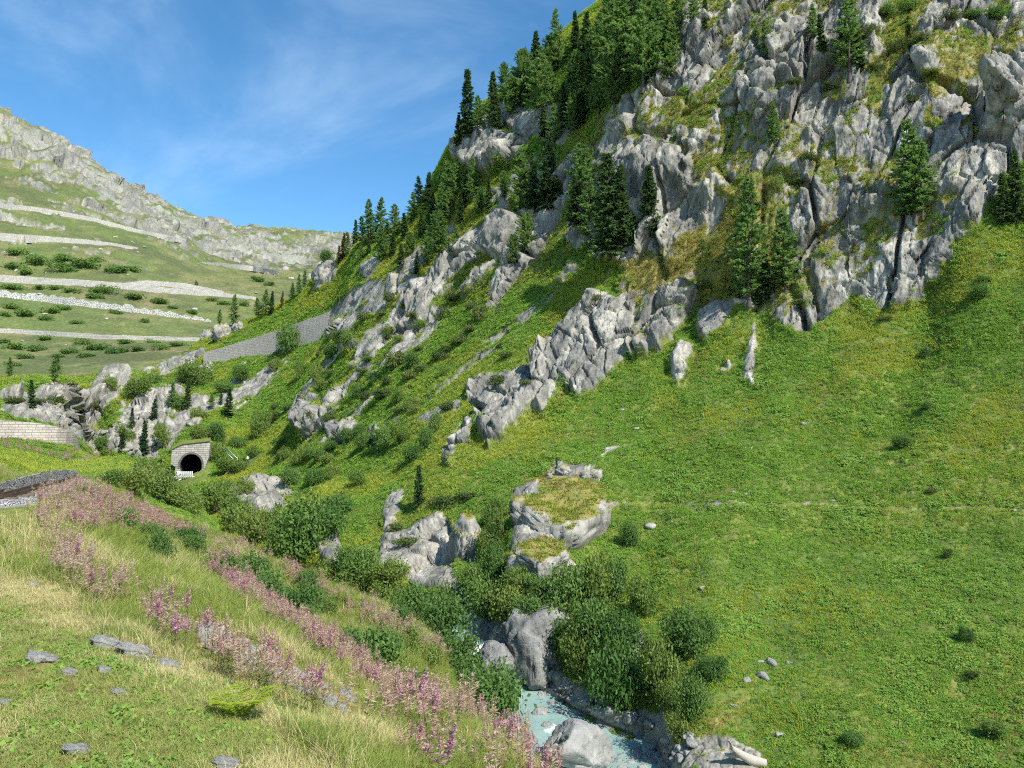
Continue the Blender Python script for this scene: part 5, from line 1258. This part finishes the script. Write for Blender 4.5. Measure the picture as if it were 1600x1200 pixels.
offtrack = ((tdm > 1.9) | (DD > 40)).astype(float) * ((rd - hw) > 0.4); offtun = 1.0 - (((tl > -9) & (tl < 8) & (np.abs(tsd) < 4.4)) | (np.hypot(P1[:, 0] - HIKER[0], P1[:, 1] - HIKER[1]) < 3.5)).astype(float)
dfield = np.clip(dry, 0, 1) + fbm(P * 0.25, 3, 303) * 0.25
# the steep meadow and all turf beyond the near bank
w = (DD > 30) * (DD < 330) * notrock * (70 / np.maximum(DD, 30)) ** 1.25 * offtrack * offtun
w = w * (1 - 0.9 * (np.abs(V1 - np.interp(U1, [880, 1150, 1600], [790, 788, 797]) + 5 * fbm(P1 * 0.15, 2, 355)) < 3.0) * (U1 > 880)) * (0.25 + 0.75 * sstep(fbm(P1 * 0.8, 2, 345), -0.5, -0.2))
N_ = 185000; pts, ii = sample(w, N_, 1)
rr = np.random.default_rng(3); pn2 = fbm(pts * 0.09, 3, 304); pn3 = fbm(pts * 0.3, 3, 305)
pick = np.where(pn2 * 1.4 + rr.normal(size=N_) * 0.22 > 0.2, 1, 0)
pick = np.where(dfield[ii] + rr.normal(size=N_) * 0.22 + 0.35 * (fbm(pts * 0.2, 3, 347) > 0.36) > 0.46, 2, pick)
docky = ((U1[ii] > 1270) & (V1[ii] > 780) & (pn3 + rr.normal(size=N_) * 0.35 > 0.26)) | (np.abs(V1[ii] - (792 + 0.005 * (U1[ii] - 1200)) + pn2 * 14) < 6) & (U1[ii] > 1080) & (pn3 > -0.1) | (pn3 > 0.42)
docky |= (np.abs(U1[ii] - (1440 + 0.12 * (V1[ii] - 480))) < 14) & (V1[ii] > 470) & (rr.random(N_) < 0.3)
pick = np.where(docky & (pts[:, 1] < 95) & (rr.random(N_) < 0.8), 3, pick)
scl = np.clip(pts[:, 1] / 90, 0.6, 2.0) * (1 + 0.45 * pn3) * rr.uniform(0.65, 1.3, N_) * np.where(pick == 2, 0.8, 1)
H_ = [leafy(801, 44, 0.44, 0.15, 0.072, 'meadow_herb', M['heath']), blades(802, 20, 0.16, 0.36, 0.36, 0.026, 1.3, 'meadow_tuft', M['heath_y']),
      blades(803, 18, 0.15, 0.30, 0.34, 0.026, 1.4, 'ledge_tuft', M['ochre']), leafy(804, 40, 0.42, 0.25, 0.085, 'dock_plant', M['dock'], 0.75)]
bpy.context.view_layer.update(); ep = []
r = random.Random(77)
for o in TOPS:
    bb = [o.matrix_world @ Vector(c) for c in o.bound_box]; x0, x1 = min(b.x for b in bb), max(b.x for b in bb); y0, y1 = min(b.y for b in bb), max(b.y for b in bb); mi = o.matrix_world.inverted()
    for k in range(int((x1 - x0) * (y1 - y0) * 13)):
        q = Vector((r.uniform(x0, x1), r.uniform(y0, y1), 60)); ok, lc, nr, _ = o.ray_cast(mi @ q, (mi.to_3x3() @ Vector((0, 0, -1))).normalized())
        if ok and (o.matrix_world.to_3x3() @ nr).normalized().z > 0.72: ep.append(o.matrix_world @ lc)
if ep:
    ep = np.array([e[:] for e in ep]); pts = np.r_[pts, ep]; ne = len(ep); rq = np.random.default_rng(8)
    scl = np.r_[scl, rq.uniform(0.6, 1.2, ne)]; pick = np.r_[pick, np.where(rq.random(ne) < 0.5, 2, rq.integers(0, 2, ne))]; ii = np.r_[ii, np.zeros(ne, int)]
stuff('meadow_grass', 'green meadow herbs and grass covering the steep slopes', H_, pts, rots_on(Nn[ii], 5), scl, pick)
# foreground turf
fern_p = hit(375, 1122, hill)[0]; ferncl = sstep(np.hypot(P1[:, 0] - fern_p.x, P1[:, 1] - fern_p.y), 0.08, 0.2)
rubd = seg_dist(U1, V1, [(318, 1000), (430, 1045), (550, 1115)])
clear = sstep(rubd, 16, 30) * (1 - ((poly_sd(U1, V1, [(-90, 770), (70, 762), (90, 775), (40, 812), (-90, 850)]) > 0) & (DD < 60)))
stp = np.array([o.location[:2] for o in bpy.data.objects if o.name.startswith(('turf_stone', 'rubble_stone')) and o.location.length > 1]); strd = np.array([o.scale[0] for o in bpy.data.objects if o.name.startswith(('turf_stone', 'rubble_stone')) and o.location.length > 1])
stc = np.ones(len(P1)); nearv = np.nonzero((DD < 24) & vis)[0]
for q_, r_q in zip(stp, strd): dq = np.hypot(P1[nearv, 0] - q_[0], P1[nearv, 1] - q_[1] - 0.0); stc[nearv] *= sstep(dq, r_q * 0.8, r_q * 1.25) * (1 - 0.7 * ((np.abs(P1[nearv, 0] - q_[0] * P1[nearv, 1] / q_[1]) < r_q) & (P1[nearv, 1] < q_[1]) & (P1[nearv, 1] > q_[1] - 3 * r_q)))
w = stc * clear * ferncl * (0.4 + 0.6 * sstep(fbm(P1 * 1.3, 3, 349), -0.42, -0.15)) * (DD < 42) * ((DD < 26) | (P1[:, 0] < -2)) * ((U1 < 900) | (DD < 18)) * notrock * (6.0 / np.maximum(DD, 3.2)) ** 1.45 * offtrack
N_ = 105000; pts, ii = sample(w, N_, 11)
rr = np.random.default_rng(13); pn2 = fbm(pts * 0.5, 3, 314); pn3 = fbm(pts * 1.7, 2, 315)
uu, vv = U1[ii], V1[ii]
nearb = (poly_sd(uu, vv, [(-90, 800), (60, 780), (90, 850), (60, 900), (-90, 930)]) > 0)
mown = np.maximum(nearb * 0.85, 0) + (1 - nearb) * sstep(poly_sd(uu, vv, [(-200,880),(60,900),(130,940),(170,985),(280,1040),(420,1120),(560,1230),(560,1400),(-200,1400)]) / 25 + pn2, -0.5, 0.6)
pn4 = fbm(pts * 0.9, 3, 317)
straw = (pn2 * 0.5 + pn4 * 1.3 + pn3 * 0.5 + rr.normal(size=N_) * 0.22) > np.where(mown > 0.5, 0.08, 0.5)
mown = np.maximum(mown, sstep(poly_sd(uu, vv, [(295,965),(440,1020),(575,1090),(600,1150),(470,1150),(280,1060)]), -6, 8)); tall = rr.random(N_) > mown
pick = np.where(tall, np.where(straw, 3, 2), np.where(straw, 1, 0)); pick = np.where((rr.random(N_) < 0.05 + 0.2 * (fbm(pts * 1.1, 2, 351) > 0.3)) & ~straw, 4, pick)
scl = np.where(tall, rr.uniform(0.35, 0.85, N_), rr.uniform(0.6, 1.3, N_)) * np.clip(pts[:, 1] / 12, 0.9, 1.8) ** 0.5
nearf = np.clip(pts[:, 1] / 14, 0.55, 1.0); scl = scl * nearf
G_ = [blades(811, 20, 0.035, 0.10, 0.12, 0.0030, 1.6, 'short_tuft', M['tuft']), blades(812, 18, 0.03, 0.09, 0.14, 0.0028, 2.0, 'straw_tuft', M['straw']),
      blades(813, 22, 0.20, 0.5, 0.16, 0.0055, 1.0, 'tall_tuft', M['tall']), blades(814, 18, 0.22, 0.55, 0.16, 0.0042, 1.1, 'dry_tall_tuft', M['straw']), leafy(815, 16, 0.10, 0.07, 0.028, 'weed_rosette', M['dock'], 0.7)]
stuff('bank_grass', 'yellow green grass of the near bank', G_, pts, rots(N_, 15, 0.18), scl, pick)
# fireweed: bands on the near bank, in flower or gone to seed
W_ = [fireweed(821, 1.15, M['pink'], 46, False, 'flowering_stalk'), fireweed(822, 1.1, M['seed'], 40, True, 'seeding_stalk')]
BANDS = [([(325,905),(350,895),(460,975),(540,1025),(600,1075),(625,1105),(590,1100),(480,1030),(380,960)], 400, 0.45),
 ([(540,1125),(640,1095),(720,1110),(850,1215),(1050,1290),(1100,1400),(760,1300),(560,1200)], 430, 0.3),
 ([(30,800),(60,772),(110,768),(180,790),(280,830),(300,850),(200,840),(120,850),(60,840)], 290, 0.3),
 ([(180,930),(300,985),(420,1045),(560,1115),(520,1150),(400,1090),(260,1020),(190,970)], 62, 0.2),
 ([(440,895),(560,955),(700,1035),(690,1050),(560,985),(450,920)], 240, 0.15),
 ([(290,840),(400,870),(440,900),(360,905),(300,870)], 70, 0.1),
 ([(0,690),(60,695),(130,712),(160,735),(120,730),(0,705)], 110, 0.4),
 ([(60,850),(120,870),(150,930),(200,960),(150,960),(80,900)], 50, 0.2)]
fp, fr_, fs_, fk = [], [], [], []; wnz = fbm(P1 * 0.7, 3, 333)
for b, (poly, n_, pf) in enumerate(BANDS):
    inn = (poly_sd(U1, V1, poly) > 0) & (DD < 130)
    pts, ii = sample(inn * offtrack * (0.45 + 0.55 * sstep(wnz, -0.35, 0.3)) * clear, n_, 400 + b)
    if not len(pts): continue
    r = np.random.default_rng(430 + b); fp.append(pts); fr_.append(rots(len(pts), 440 + b, 0.1)); fs_.append(r.uniform(0.62, 1.1, len(pts)) * np.clip(0.30 + pts[:, 1] / 45, 0.42, 0.9) * (1.1 if b == 1 else 0.92)); fk.append(np.where(r.random(len(pts)) < pf, 0, 1))
stuff('fireweed', 'drifts of pink and seeding fireweed on the near bank', W_, np.concatenate(fp), np.concatenate(fr_), np.concatenate(fs_), np.concatenate(fk))
# bright fern in the foreground
M['fern'] = mat_leaf('fern_fronds', (0.26, 0.36, 0.035), (0.38, 0.42, 0.05), 0.4, 0.2, 2.0)
r0 = fern_p; root = empty('fern', r0); root.scale = (0.85,) * 3; tag(root, 'bright yellow green fern beside the rubble bank in the foreground', 'fern')
r = random.Random(9)
for k in range(13):
    a = 6.28 * k / 13 + r.uniform(-.2, .2); ln = r.uniform(0.26, 0.4); d = Vector((math.cos(a), math.sin(a), 0)); s_ = Vector((-d.y, d.x, 0)); vs, fs = [], []
    for j in range(14):
        t = (j + 1) / 14; c = d * (ln * t * 0.85) + Vector((0, 0, ln * (1.3 * t - 0.75 * t * t))); l_ = 0.105 * math.sin(math.pi * min(1, t * 0.86 + 0.12)) + 0.008
        for sg in (-1, 1):
            o_ = len(vs); q = s_ * sg * l_ + d * l_ * 0.35; vs += [c, c + q * 0.5 + d * 0.011, c + q, c + q * 0.5 - d * 0.011]; fs.append((o_, o_ + 1, o_ + 2, o_ + 3))
    mesh_obj('frond', vs, fs, M['fern'], root, smooth=False)
name_pool()
